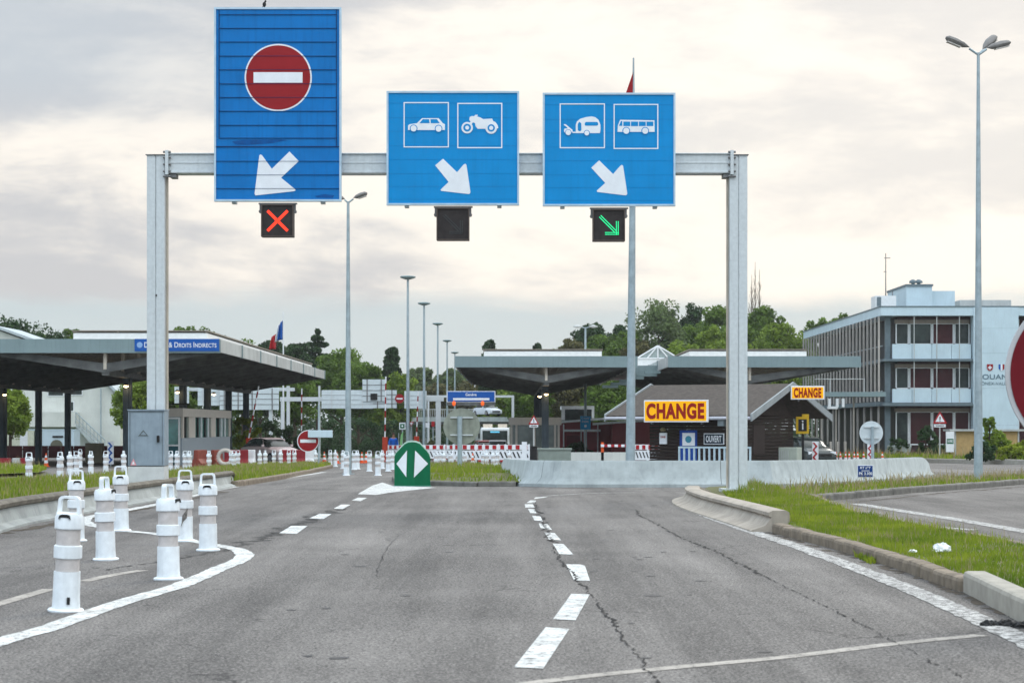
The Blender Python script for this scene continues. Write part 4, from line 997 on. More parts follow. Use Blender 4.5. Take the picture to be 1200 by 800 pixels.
# ------------------------------------------------------------------ gantry and overhead signs
GY = 39.5; KG = GY / F
root = empty('sign_gantry', (xat(524, GY), GY, 0), 0, 'galvanised steel portal gantry spanning the road', 'gantry')
u = lambda px: (px - 524) * KG
zz = lambda py: EYE + (HY - py) * KG
bm_ = MB(); bm_.bb(u(197), u(856.5), 0, .35, zz(200.5), zz(181)); bm_.bb(u(197), u(856.5), -.04, .39, zz(203), zz(200.5) - .002); bm_.bb(u(197), u(856.5), -.04, .39, zz(181) + .002, zz(179.5))
bm_.bb(u(197), u(856.5), -.012, -.002, zz(191.5), zz(190)); bm_.build('beam', M_GALV, root, bevel=.006)
for a, b, inner in ((172, 193, 1), (855, 876, -1)):
    p_ = MB(); mid = (a + b) / 2
    p_.bb(u(a), u(mid) - .008, 0, .34, .0, zz(182)); p_.bb(u(mid) + .008, u(b), 0, .34, .0, zz(182)); p_.bb(u(mid) - .008, u(mid) + .008, .012, .33, 0, zz(182))
    p_.build('post', M_GALV, root, bevel=.008)
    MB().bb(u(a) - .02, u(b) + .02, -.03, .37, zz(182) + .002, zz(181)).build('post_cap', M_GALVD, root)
    MB().bb(u(a) - .15, u(b) + .15, -.2, .5, .1, .16).build('foot_plate', M_GALV, root)
    xe = u(196) if inner > 0 else u(857.5)
    fp = MB().bb(xe - .03, xe + .03, -.07, .42, zz(205), zz(176.5)).build('flange', M_GALV, root)
    q = MB()
    for z_ in (178.5, 185, 193, 201, 207):
        q.tube((xe - .07, -.04, zz(z_)), (xe + .07, -.04, zz(z_)), .022, n=6)
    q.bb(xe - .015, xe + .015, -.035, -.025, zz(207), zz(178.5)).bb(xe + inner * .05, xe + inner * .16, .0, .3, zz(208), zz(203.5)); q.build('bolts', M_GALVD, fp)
    MB().tube((u(b if inner > 0 else a) + inner * .03, .12, .1), (u(b if inner > 0 else a) + inner * .03, .12, zz(205)), .022, n=8).build('cable_pipe', mat('warm_pipe', (.45, .40, .33), .5), root)
MB().bb(u(182.5), u(184), -.012, -.002, zz(347), zz(345)).build('bolt_hole', M_BLACK, root)

SY = 39.2; KS = SY / F
def panel_sign(name, x0, x1, y0, y1, label, group='blue lane signs on the gantry', pm_=None):
    r_ = empty(name, (xat((x0 + x1) / 2, SY), SY, zat((y0 + y1) / 2, SY)), 0, label, 'road sign', group); cx, cy = (x0 + x1) / 2, (y0 + y1) / 2
    U = lambda px: (px - cx) * KS
    V = lambda py: (cy - py) * KS
    MB().bb(U(x0) + .03, U(x1) - .03, 0, .08, V(y1) + .03, V(y0) - .03).build('panel', pm_ or M_BLUE, r_)
    f = MB(); t = .035
    f.bb(U(x0), U(x0) + t, -.02, .1, V(y1), V(y0)); f.bb(U(x1) - t, U(x1), -.02, .1, V(y1), V(y0)); f.bb(U(x0) + t, U(x1) - t, -.02, .1, V(y1), V(y1) + t); f.bb(U(x0) + t, U(x1) - t, -.02, .1, V(y0) - t, V(y0))
    f.build('frame', mat('sign_edge', (.42, .56, .66), .4, .3, var=.1), r_)
    for px in (x0 + (x1 - x0) * .15, x0 + (x1 - x0) * .85):
        MB().bb(U(px) - .04, U(px) + .04, .1, .28, V(y1) - .03, V(y0) - .1).build('rear_rail', M_GALV, r_)
    return r_, U, V
def seams(r_, U, V, x0, x1, ys, t=.006, m_=None):
    q = MB()
    for y in ys: q.bb(U(x0), U(x1), -.003 if m_ else -.0175, -.0005, V(y) - t / 2, V(y) + t / 2)
    return q.build('panel_seams', m_ or M_SEAM, r_)
c1 = lambda P: [(160 + x / 2.667, y / 2.667) for x, y in P]
c2 = lambda P: [(440 + x / 3.243, 90 + y / 3.243) for x, y in P]
def arrow(r_, U, V, P): return MB().prism([(U(x), V(y)) for x, y in P], -.008, -.001).build('arrow', M_SYM, r_)
# sign 1
r1, U, V = panel_sign('no_entry_lane_sign', 251, 400, 9, 236, 'tall blue sign with red no entry disc and white arrow')
arrow(r1, U, V, c1([(478, 474), (507, 504), (452, 556), (496, 592), (497, 596), (492, 598), (372, 611), (369, 606), (384, 486), (387, 483), (392, 485), (423, 528)]))
dsc = MB().disc(U(326.1), V(91.1), 39.4 * KS, -.006, -.001, 64).build('white_ring', M_SYM, r1)
MB().disc(U(326.1), V(91.1), 37.6 * KS, -.010, -.0065, 64).build('red_disc', M_RED, dsc)
MB().bb(U(297.2), U(354.6), -.014, -.0105, V(97.3), V(85)).build('white_bar', M_SYM, dsc)
seams(r1, U, V, 256.5, 394, [17.5, 33.5, 49.5, 66, 82, 98.5, 114.5, 130.5, 147, 162]); seams(r1, U, V, 253, 398, [172], .014)
seams(r1, U, V, 253, 398, [189, 205, 221], .003)
q = MB().bb(U(256.5), U(257.2), -.0172, -.0005, V(162), V(12)).bb(U(394), U(394.7), -.0172, -.0005, V(171), V(12)).build('panel_seams', M_SEAM, r1)
M_SMG = mat('dark_smudge', (.0, .075, .27), .6, var=.2, scale=6)
MB().prism([(U(272), V(166)), (U(285), V(164)), (U(330), V(163.5)), (U(336), V(164.5)), (U(318), V(168)), (U(290), V(170)), (U(276), V(169.5))], -.004, -.001).prism([(U(368), V(230)), (U(380), V(227.5)), (U(392), V(229)), (U(390), V(232)), (U(372), V(231.5))], -.004, -.001).build('weather_stain', M_SMG, r1)
# bird
b_ = MB().lathe([(.01, -.05), (.035, -.01), (.03, .03), (.008, .05)], (0, 0, .06), 8).lathe([(.008, -.02), (.022, 0), (.008, .022)], (.02, 0, .12), 8).prism([(-.01, .05), (-.07, -.02), (-.05, -.04)], -.01, .01)
tag(b_.build('bird', M_BLACK, loc=(xat(309.5, SY), SY + .04, zat(9, SY))), 'small dark bird perched on top of the tall blue sign', 'bird')
# sign 2
def square(r_, U, V, a, b, c, d):
    t = 1.25 * KS; q = MB()
    q.bb(U(a), U(c), -.006, -.001, V(b) - t, V(b)); q.bb(U(a), U(c), -.006, -.001, V(d), V(d) + t)
    q.bb(U(a), U(a) + t, -.006, -.001, V(d) + t, V(b) - t); q.bb(U(c) - t, U(c), -.006, -.001, V(d) + t, V(b) - t); return q.build('pictogram_frame', M_SYM, r_)
M_BPL = M_BLUEB
def picto(name, r_, U, V, white, blue, wheels, c2=c2, sc_=3.243):
    q = MB(); T = lambda P: [(U(x), V(y)) for x, y in c2(P)]
    for P in white: q.m(0).prism(T(P), -.006, -.001)
    for P in blue: q.m(1).prism(T(P), -.0085, -.0065)
    for (x, y, rr) in wheels:
        (a, b), = c2([(x, y)]); k = KS / sc_
        for j, (f_, mi_) in enumerate(rr): q.m(mi_).disc(U(a), V(b), f_ * k, -.0115 - .003 * j, -.0087 - .003 * j, 28)
    return q.build(name, [M_SYM, M_BPL], r_)
W2 = [(14.5, 1), (11.5, 0)]
r2_, U, V = panel_sign('lane_sign', 453, 608.5, 107, 240.5, 'blue lane sign showing a car and a motorcycle', pm_=M_BLUEB)
arrow(r2_, U, V, c2([(227, 337), (257, 312), (310, 363), (336, 333), (342, 331), (346, 336), (361, 438), (359, 444), (354, 446), (250, 434), (247, 430), (278, 400)]))
for P in (((107, 97), (279, 269)), ((311, 100), (482, 272))):
    (a, b), (c, d_) = c2(P); square(r2_, U, V, a, b, c, d_)
picto('car_symbol', r2_, U, V, [[(124, 203), (124, 186), (130, 181), (158, 177), (177, 158), (240, 158), (256, 177), (264, 181), (264, 203)]],
      [[(167, 177), (180, 162), (204, 162), (206, 177)], [(210, 177), (209, 162), (234, 162), (244, 177)]], [(145, 197, W2), (240, 198, W2)])
cm = lambda P: [(470 + x / 9.23, 115 + y / 9.23) for x, y in P]
cv = lambda P: [(650 + x / 9.23, 115 + y / 9.23) for x, y in P]
picto('motorcycle_symbol', r2_, U, V, [[(738, 240), (742, 206), (765, 196), (790, 198), (803, 183), (828, 182), (830, 192), (814, 198), (858, 211), (888, 229), (985, 223), (996, 250), (1022, 262), (1046, 298), (1052, 325), (1020, 338), (930, 333), (828, 333), (806, 306), (800, 272), (776, 264), (742, 322), (712, 322), (752, 256)]],
      [], [(715, 322, [(62, 0), (42, 1), (21, 0)]), (975, 325, [(63, 0), (40, 1), (22, 0)])], cm, 9.23)
seams(r2_, U, V, 455, 606.5, [121, 138, 154, 171, 187, 203.5, 218.5, 233.5], .003, mat('seam_pale', (.0, .15, .38), .6))
r3_, U, V = panel_sign('lane_sign', 636, 791.5, 109, 241.5, 'blue lane sign showing a towed caravan and a bus', pm_=M_BLUEB)
arrow(r3_, U, V, c2([(820, 346), (850, 318), (903, 370), (930, 339), (936, 335), (941, 339), (957, 444), (955, 449), (950, 451), (843, 438), (841, 433), (873, 404)]))
for P in (((700, 102), (872, 272)), ((905, 104), (1075, 275))):
    (a, b), (c, d_) = c2(P); square(r3_, U, V, a, b, c, d_)
picto('caravan_symbol', r3_, U, V, [[(228, 380), (228, 290), (240, 255), (275, 226), (340, 207), (400, 200), (440, 209), (475, 238), (495, 290), (496, 335), (490, 380)], [(194, 366), (227.5, 366), (227.5, 379), (194, 379)],
      [(98, 292), (102, 283), (120, 285), (168, 325), (193.5, 345), (193.5, 372), (106, 372), (100, 348), (108, 330), (142, 330), (128, 312)]],
      [[(334, 300), (325, 290), (326, 270), (338, 260), (460, 260), (470, 272), (470, 290), (460, 300)], [(250, 345), (250, 285), (260, 264), (272, 260), (288, 275), (289, 345), (280, 358), (260, 358)]],
      [(147, 374, [(35, 1), (29, 0)]), (347, 380, [(33, 1), (26, 0)])], cv, 9.23)
picto('bus_symbol', r3_, U, V, [[(920, 210), (921, 186), (930, 164), (1060, 166), (1061, 210)]],
      [[(925, 187), (933, 169), (938, 169), (938, 187)]] + [[(a, 188), (a, 171), (b, 171), (b, 188)] for a, b in ((942, 968), (971, 998), (1001, 1027), (1030, 1056))], [(953, 206, W2), (1025, 206, W2)])
seams(r3_, U, V, 638, 789.5, [123, 140, 156, 172.5, 188.5, 205, 220, 235], .003, MATS['seam_pale'])
# lane signals
def signal(x0, x1, y0, y1, kind, label):
    d = 39.2; cx, cy = (x0 + x1) / 2, (y0 + y1) / 2; k = d / F
    r_ = empty('lane_signal', (xat(cx, d), d, zat(cy, d)), 0, label, 'traffic signal', 'lane signals under the gantry signs')
    U = lambda px: (px - cx) * k
    V = lambda py: (cy - py) * k
    MB().bb(U(x0), U(x1), 0, .22, V(y1), V(y0)).build('housing', M_HOUS, r_, bevel=.01)
    f = MB(); t = .02
    f.bb(U(x0), U(x1), -.03, -.001, V(y1), V(y1) + t).bb(U(x0), U(x1), -.03, -.001, V(y0) - t, V(y0)).bb(U(x0), U(x0) + t, -.03, -.001, V(y1) + t, V(y0) - t).bb(U(x1) - t, U(x1), -.03, -.001, V(y1) + t, V(y0) - t)
    f.build('hood_frame', mat('signal_frame', (.09, .07, .06), .6), r_)
    q = MB().bb(U(x0) - .05, U(x1) + .06, .02, .1, V(y0) + .005, V(y0) + .03)
    for a in (x0 - 1, x1 + 1): q.bb(U(a) - .02, U(a) + .02, .05, .1, V(y0 + 9), V(y0) + .005); q.tube((U(a), .03, V(y0 + 8)), (U(a), .12, V(y0 + 8)), .035, n=8)
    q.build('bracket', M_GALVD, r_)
    q = MB(); led = []
    if kind == 'x':
        for s in (1, -1):
            for o_ in (-1, 0, 1):
                for i in range(-12, 13):
                    t_ = i / 12 * 11.3; led.append((cx + .3 + t_ + o_ * .75, cy + .3 + s * t_ - s * o_ * .75))
        m_ = M_LEDR
    else:
        for i in range(25):
            t_ = i / 24
            for o_ in (-1.1, 1.1): led.append((cx - 10 + 17 * t_ - o_ * .8, cy - 10 + 17 * t_ + o_ * .8))
        for i in range(13):
            t_ = i / 12
            for o_ in (0, 2.2): led.append((cx + 11 - o_, cy - 4 + 15 * t_)); led.append((cx - 4 + 15 * t_, cy + 11 - o_))
        m_ = M_LEDG if kind == 'g' else M_LEDX
    for a, b in led: q.disc(U(a), V(b), .0105 if kind == 'x' else .0095, -.008, -.001, 8)
    q.build('red_cross' if kind == 'x' else 'arrow_symbol', m_, r_)
signal(306, 344, 239.5, 277.5, 'x', 'square lane signal with lit red cross under the tall blue sign')
signal(511.5, 550, 243.5, 281.5, 'n', 'square dark unlit lane signal under the middle blue sign')
signal(694.5, 732.5, 245, 282.5, 'g', 'square lane signal with lit green arrow under the caravan sign')

# electrical cabinet
d = 38.9; k = d / F; r_ = empty('electrical_cabinet', (xat(171, d), d, .1), 0, 'grey electrical cabinet on a white plinth at the left gantry post', 'cabinet')
U = lambda px: (px - 171) * k
V = lambda py: zat(py, d) - .1
MB().bb(U(150), U(192.5), -.0, .5, V(545.5), V(481)).build('door', M_CAB, r_, bevel=.012)
q = MB(); t = .018
q.bb(U(150.5), U(192), -.012, -.001, V(482.5), V(482)).bb(U(152), U(152.6), -.012, -.001, V(544), V(483)).bb(U(190), U(190.6), -.012, -.001, V(544), V(483)).build('door_edge', mat('cabinet_edge', (.12, .15, .17), .5), r_)
MB().bb(U(149.5), U(193), -.02, .52, V(481) + .001, V(479.5)).build('lid', M_CAB, r_)
MB().bb(U(150), U(192.5), -.015, .5, 0.0, V(546.5)).build('plinth', mat('plinth_white', (.55, .57, .56), .8, var=.12), r_)
MB().bb(U(184), U(187), -.05, -.002, V(518), V(510)).build('handle', M_BLACK, r_, bevel=.01)
tri = MB().prism([(U(152.5), V(545)), (U(160), V(545)), (U(156.5), V(537))], -.008, -.002).build('warning_label', mat('warning_pink', (.65, .30, .33), .5), r_)
MB().prism([(U(154.5), V(543.8)), (U(158.2), V(543.8)), (U(156.4), V(539.8))], -.012, -.009).build('warning_mark', M_SYM, tri)
q = MB()
q.prism([(U(162), V(511)), (U(163), V(511)), (U(168), V(505)), (U(173), V(511)), (U(174), V(511)), (U(168), V(503.5))], -.006, -.002); q.bb(U(164), U(172), -.006, -.002, V(510.6), V(509.4)).build('stencil_mark', mat('stencil', (.10, .12, .12), .6), r_)

# ------------------------------------------------------------------ concrete barriers
hz_m = bpy.data.materials.new('haze_air'); hz_m.use_nodes = True; t_ = hz_m.node_tree; t_.nodes.remove(t_.nodes['Principled BSDF'])
pv = t_.nodes.new('ShaderNodeVolumePrincipled'); pv.inputs['Color'].default_value = (.93, .96, 1, 1); pv.inputs['Density'].default_value = .00014; pv.inputs['Anisotropy'].default_value = .2
t_.links.new(pv.outputs[0], t_.nodes['Material Output'].inputs['Volume'])
hz_o = MB().bb(-1300, 1300, -70, 2600, -3.6, 24).build('haze', hz_m); hz_o['kind'] = 'stuff'
def sweep(name, pts, prof, mt, label, cat='barrier', ends=None, lip=()):
    P = [Vector((p[0], p[1])) for p in pts]; n = len(P); mb = MB(); k = len(prof); vs = []
    for i, p in enumerate(P):
        t = (P[min(n-1, i+1)] - P[max(0, i-1)]).normalized(); nn = Vector((t.y, -t.x)); s = ends(i / (n - 1)) if ends else 1.
        for (a, z) in prof: q = p + nn * a; vs.append((q.x, q.y, g(q.y) + (z * s if z > 0 else z)))
    fs = [(i*k+j, i*k+(j+1) % k, (i+1)*k+(j+1) % k, (i+1)*k+j) for i in range(n-1) for j in range(k)] + [tuple(range(k-1, -1, -1)), tuple(range((n-1)*k, n*k))]
    mb.add(vs, fs); mb.mi = [1 if (q_ < (n - 1) * k and q_ % k in lip) else 0 for q_ in range(len(mb.f))]; o = mb.build(name, mt, smooth=True); return tag(o, label, cat)
jer = [(.29, -.05), (.29, .07), (.15, .22), (.09, .55), (.06, .60), (-.06, .60), (-.09, .55), (-.14, .24), (-.29, .07), (-.29, -.05)]
jp = resample([GP(590, 561), GP(600, 565.5), GP(622, 569.5), GP(660, 570.5), GP(760, 570.5), GP(900, 570.5), GP(985, 567), GP(1040, 562.5), GP(1085, 558)], .5)
endf = lambda t: (.55 + .45 * min(1, t / .07) if t < .07 else (1 if t < .95 else 1 - .25 * ((t - .95) / .05) ** 2))
sweep('concrete_barrier', jp, jer, M_CONC, 'long grey concrete road barrier in front of the exchange hut', ends=endf)
low = [(.24, -.05), (.23, .03), (.10, .08), (.04, .24), (.085, .265), (.095, .31), (.05, .345), (-.10, .345), (-.14, .31), (-.14, -.05)]
low2 = [(.36, -.05), (.34, .02), (.16, .08), (.08, .18), (.12, .20), (.12, .24), (.07, .265), (-.10, .265), (-.14, .24), (-.14, -.05)]
M_LIP = mat('mossy_lip', (.15, .135, .11), .9, var=.35, scale=5, bump=.3, detail=8)
lpts = catmull([GP(-80, 645), GP(0, 618), GP(60, 606), GP(120, 595.5), GP(180, 585.5), GP(230, 576.5), GP(262, 570.5), GP(272, 568.0)], 6)
sweep('low_concrete_barrier', lpts, low, [mat('left_barrier_concrete', (.34, .36, .35), .85, var=.22, scale=1.8, bump=.15, detail=9, streak=.25), M_LIP], 'low grey concrete kerb barrier with rounded lip on the left', ends=lambda t: 1 if t < .97 else 1 - .5 * (t - .97) / .03, lip=(3, 4, 5, 6, 7))
rp = catmull([GP(828, 580), GP(813, 585), GP(812, 590), GP(830, 598), GP(860, 607), GP(890, 616), GP(912, 623)], 6)
sweep('low_concrete_barrier', rp, low2, M_CONCB, 'low beige concrete kerb barrier at the foot of the right gantry post', ends=lambda t: .3 + .7 * min(1, t / .2))

for P_, stp in ((jp, 4.0),):
    acc = 0
    for a, b in zip(P_[:-1], P_[1:]):
        acc += (Vector(b[:2]) - Vector(a[:2])).length
        if acc > stp:
            acc = 0; q = MB(); t = (Vector(b[:2]) - Vector(a[:2])).normalized(); nn = Vector((t.y, -t.x)); c = Vector(a[:2])
            V_ = []
            for (o_, z) in jer[1:-1]:
                for s_ in (-.006, .006): p_ = c + nn * o_ * 1.012 + t * s_; V_.append((p_.x, p_.y, g(p_.y) + z + (.004 if z > .3 else 0)))
            k_ = len(jer) - 2; q.add(V_, [(2*i, 2*i+1, 2*i+3, 2*i+2) for i in range(k_ - 1)]); q.build('segment_joint', mat('joint_grey', (.12, .125, .125), .9), bpy.data.objects['concrete_barrier'])
# ------------------------------------------------------------------ delineator bollards
def make_bollard():
    r_ = empty('bollard', (0, 0, 0), 0, 'x', 'bollard')
    MB().lathe([(.125, 0), (.128, .012), (.12, .022), (.10, .028)], n=28).build('base', M_BOLL, r_, smooth=True)
    MB().lathe([(.099, .029), (.095, .10), (.093, .285)], n=28).build('body', M_BOLL, r_, smooth=True)
    MB().lathe([(.084, .286), (.084, .374)], n=28).build('reflective_band', M_BAND, r_, smooth=True)
    MB().lathe([(.09, .375), (.099, .381), (.099, .464), (.09, .47)], n=28).build('collar', M_BOLL, r_, smooth=True)
    MB().lathe([(.084, .471), (.084, .58)], n=28).build('reflective_band', M_BAND, r_, smooth=True)
    MB().lathe([(.09, .581), (.10, .588), (.10, .665), (.088, .69), (.03, .70)], n=28).build('collar', M_BOLL, r_, smooth=True)
    # tall flat loop handle
    def arch(w, top, r_c, z0):
        o_ = [(w, z0)]
        for i in range(6): a = math.pi / 2 * i / 5; o_.append((w * .93 - r_c + r_c * math.cos(a), top - r_c + r_c * math.sin(a)))
        return o_ + [(-x, z) for x, z in reversed(o_)]
    h = MB(); A = arch(.084, .815, .035, .69); B = arch(.062, .797, .022, .69)
    for i in range(len(A) - 1): h.prism([A[i], A[i+1], B[i+1], B[i]], -.020, .020)
    h.prism([(-.088, .665), (.088, .665), (.083, .7), (-.083, .7)], -.03, .03)
    h.build('handle', M_BOLL, r_)
    MB().prism([(-.045, .655), (-.028, .668), (.028, .668), (.045, .655), (.036, .683), (.02, .69), (-.02, .69), (-.036, .683)], -.1025, -.085).build('slot', M_BLACK, r_)
    return r_
bp = make_bollard(); first = True
near = [(77, 716, -.15, 'nearest white bollard with black scuff at its foot on the left', 2.6), (89, 634, .3, 'white bollard standing directly behind the nearest one', .5), (124, 656, 1.35, 'white bollard second from the left showing its handle edge on', -.8),
        (142, 622, .1, 'white bollard deep in the painted nose near the low barrier', -.5), (197.5, 679, 1.25, 'second nearest white bollard standing beside the curved white line', .4), (216, 634, .2, 'white bollard with dark torn sticker between two others on the curve', .6),
        (244, 645, .05, 'rightmost of the near white bollards at the tip of the painted nose', -.4)]
for px, py, rz, lb, tl_ in near:
    o = place(bp, first, GP(px, py), rz, lb, group='white bollards round the painted nose', rx=R(random.uniform(-1, 1)), ry=R(tl_)); first = False
    if px == 216:
        q = MB().prism([(-.02, .23), (.02, .27), (.03, .38), (.0, .34), (-.03, .30), (-.035, .22), (-.05, .16)], -.1, -.088).build('torn_sticker', mat('sticker_dark', (.15, .14, .13), .6, var=.6, scale=40), o)
ordn = ['first', 'second', 'third', 'fourth', 'fifth', 'sixth', 'seventh', 'eighth', 'ninth', 'tenth', 'eleventh', 'twelfth', 'thirteenth', 'fourteenth', 'fifteenth', 'sixteenth']
rows = [('in the row behind the far left grass', [(34, 566), (70.5, 563), (82, 559), (89.5, 558), (106.5, 556), (124, 555), (145, 554)]),
        ('in the row in front of the glass booth', [(200, 554), (207.5, 554), (217, 554), (222, 554), (245, 553), (271, 550), (274, 551), (279, 549)]),
        ('in the line before the parked red car', [(304.5, 550), (311, 549), (321, 548), (329, 548), (338.5, 548), (345, 547.5), (370, 547), (387, 547), (393, 546.5)]),
        ('on the road left of the green marker', [(402, 549), (406, 557), (415, 550), (419, 549.5), (433, 552), (443, 557), (448, 549), (455, 552), (460, 550)]),
        ('in the line behind the grass mound', [(511, 551), (515, 550), (520, 551), (528, 551), (537, 551), (544.5, 551), (566, 550), (570, 551), (578, 551), (583, 550), (597, 549)])]
for desc, pts in rows:
    for i, (px, py) in enumerate(pts):
        place(bp, False, GP(px, py), random.choice([0, .3, 1.4, -.4, 1.1]), '%s white bollard from the left %s' % (ordn[i], desc), group='distant white bollards', sc=.95)
o = place(bp, False, GP(310, 547) , .6, 'white bollard standing alone under the left canopy beside the beige pillar', group='distant white bollards'); o.location = Vector((xat(94, 95), 95, g(95)))

MB().box((.05, -.092, .085), (.02, .012, .05)).build('scuff', M_BLACK, bp)      # only the nearest bollard is scuffed
# green nose marker
p = GP(483, 569.5); r_ = empty('nose_marker', p, 0, 'green rounded nose marker with two white triangles on the island tip', 'road sign'); k = p.y / F
U = lambda px: (px - 483) * k
V = lambda py: (569.5 - py) * k
arc = [(462.5, 569), (504, 569), (504, 536), (502, 531), (497.5, 525), (492.5, 519), (488, 517.3), (483.5, 516.8), (479, 517.3), (474.5, 519.5), (469, 525), (464.5, 530.5), (462.5, 535)]
n = 9; q = MB(); 
def bend(x): return -.22 * math.cos(x / U(504) * 1.45) + .02     # the sheet wraps round the nose
def bent(poly, off, th, name, m_, parent, ns=24):
    """polygon cut into vertical strips and wrapped on the bend"""
    bm = bmesh.new(); vs = [bm.verts.new((U(x), 0, V(y))) for x, y in poly]; f = bm.faces.new(vs)
    xs = [U(x) for x, y in poly]; x0, x1 = min(xs), max(xs)
    for i in range(1, ns):
        bmesh.ops.bisect_plane(bm, geom=bm.verts[:] + bm.edges[:] + bm.faces[:], plane_co=(x0 + (x1 - x0) * i / ns, 0, 0), plane_no=(1, 0, 0))
    for v_ in bm.verts: v_.co.y = bend(v_.co.x) + off
    bmesh.ops.recalc_face_normals(bm, faces=bm.faces[:])
    me = bpy.data.meshes.new(name); bm.to_mesh(me); bm.free(); me.materials.append(m_)
    o = bpy.data.objects.new(name, me); COL.objects.link(o); o.parent = parent
    s = o.modifiers.new('thick', 'SOLIDIFY'); s.thickness = th; s.offset = 0; return o
bent(arc, 0, .02, 'green_shell', M_GREEN, r_)
bent([(464.8, 543), (477.4, 527.5), (476.6, 558.5)], -.016, .004, 'white_triangle', M_SYM, r_, 10)
bent([(487, 527.5), (501.8, 543), (485.6, 559)], -.016, .004, 'white_triangle', M_SYM, r_, 10)
bent([(461.5, 570.5), (505, 570.5), (505, 568.5), (461.5, 568.5)], -.02, .03, 'foot_rim', mat('foot_teal', (.10, .30, .25), .5), r_)
bent([(464.3, 530.5), (462.3, 534.5), (462.3, 532.5), (469, 524), (474.5, 518.5), (479, 516.2), (483.5, 515.8), (488, 516.2), (492.5, 517.8), (497.5, 523.5), (504.2, 532.5), (504, 535.5), (502, 530), (497.3, 525.2), (492.5, 519.8), (488, 518), (483.5, 517.5), (479, 518), (474.5, 520.2), (469, 525.7)], -.012, .004, 'pale_edge', mat('pale_green_edge', (.45, .65, .55), .5), r_)

# ------------------------------------------------------------------ street lamps, masts
def pole(mb, x, y, z0, z1, r0, r1): mb.tube((x, y, z0), (x, y, z1), r0, r1, 14)
def lamp_head(mb, lens, p, ang, tilt, L_=.95, w=.27):
    M = Matrix.Rotation(ang, 3, 'Z') @ Matrix.Rotation(-tilt, 3, 'Y'); vs = []; sec = [(0, .05, .04), (.25, .6, .75), (.6, 1, 1), (.9, .85, .8), (1, .4, .3)]
    for t, a, b in sec:
        for i in range(10):
            q = 2 * math.pi * i / 10; vs.append(Vector(p) + M @ Vector((t * L_, math.cos(q) * w / 2 * a, math.sin(q) * .09 * b + .03)))
    k = 10; fs = [(j*k+i, j*k+(i+1) % k, (j+1)*k+(i+1) % k, (j+1)*k+i) for j in range(len(sec)-1) for i in range(k)] + [tuple(range(k-1, -1, -1)), tuple(range(4*k, 5*k))]
    mb.add(vs, fs)
    c = [Vector(p) + M @ Vector((.62 * L_ + sx_ * L_ * .28, sy_ * w * .30, -.042)) for sx_, sy_ in ((-1, -1), (1, -1), (1, 1), (-1, 1))]; d_ = [q + M @ Vector((0, 0, -.02)) for q in c]
    lens.add(c + d_, [(0, 1, 2, 3), (7, 6, 5, 4), (0, 4, 5, 1), (1, 5, 6, 2), (2, 6, 7, 3), (3, 7, 4, 0)])
M_HEAD = mat('lamp_head', (.20, .19, .18), .5, var=.2); M_LENS = mat('lamp_lens', (.55, .52, .48), .3)
def street_lamp(px, base, top, heads, label, r0=.11, d=None, r1=.055, rz=0):
    p = GP(px, base) if d is None else Vector((xat(px, d), d, g(d)))
    r_ = empty('street_lamp', p, rz, label, 'street lamp', 'street lamps'); H = zat(top, p.y) - p.z
    MB().tube((0, 0, 0), (0, 0, H), r0, r1, 16).build('pole', M_POLE, r_, smooth=True)
    MB().tube((0, 0, 0), (0, 0, .03), r0 * 1.9, n=16).build('foot_plate', M_POLE, r_)
    for ang, arm, tilt, L_ in heads:
        a = MB(); e = Vector((math.cos(ang) * arm, math.sin(ang) * arm, arm * .45 + H)); a.tube((0, 0, H - .05), e, .03, .03, 8).build('arm', M_POLE, r_)
        m1, m2 = MB(), MB(); lamp_head(m1, m2, e, ang, tilt, L_); hd_ = m1.build('lamp_head', M_HEAD, r_, smooth=True); m2.build('lens', M_LENS, hd_)
street_lamp(1146.5, 568, 62, [(R(182), .22, R(22), .62), (R(8), .2, R(14), .62), (R(40), .18, R(38), .6)], 'tallest street lamp with three heads on the grass strip at right', .11, r1=.035)
street_lamp(408, 555.5, 236, [(R(165), .12, R(18), .45), (R(-10), .18, R(18), .5)], 'street lamp with two short arms right of the left canopy', .11, r1=.045)
def disc_lamp(px, top, d, w, label, twin=False):
    r_ = empty('mast_lamp', (xat(px, d), d, g(d)), 0, label, 'street lamp', 'far disc topped lamps'); H = zat(top, d) - g(d)
    MB().tube((0, 0, 0), (0, 0, H - .2), .12, .07, 10).build('pole', M_POLE, r_)
    if twin:
        for s in (-1, 1):
            MB().tube((0, 0, H - .25), (s * .5, 0, H - .15), .04, n=6).build('arm', M_POLE, r_)
            MB().lathe([(.05, .12), (.30, .04), (.32, -.04), (.1, -.1)], (s * .55, 0, H - .15), 14).build('lamp_disc', M_FASCL, r_)
    else: MB().lathe([(w * .3, .0), (w * .9, .10), (w, .17), (w * .9, .22), (w * .2, .26)], (0, 0, H - .25), 18).build('lamp_disc', M_FASC, r_)
for px, top, d, w, lb in ((478, 323, 138, .52, 'tallest disc topped lamp mast left of the far row'), (497, 354, 164, .5, 'second tallest disc topped lamp mast'), (513, 378, 197, .5, 'third disc topped lamp mast from the left'),
                          (524, 398, 230, .5, 'fourth disc topped lamp mast from the left'), (533, 412, 262, .5, 'smallest disc topped lamp mast above the blue direction sign')):
    disc_lamp(px, top, d, w, lb)
disc_lamp(686, 380, 150, .4, 'twin headed lamp mast behind the middle canopy', True)
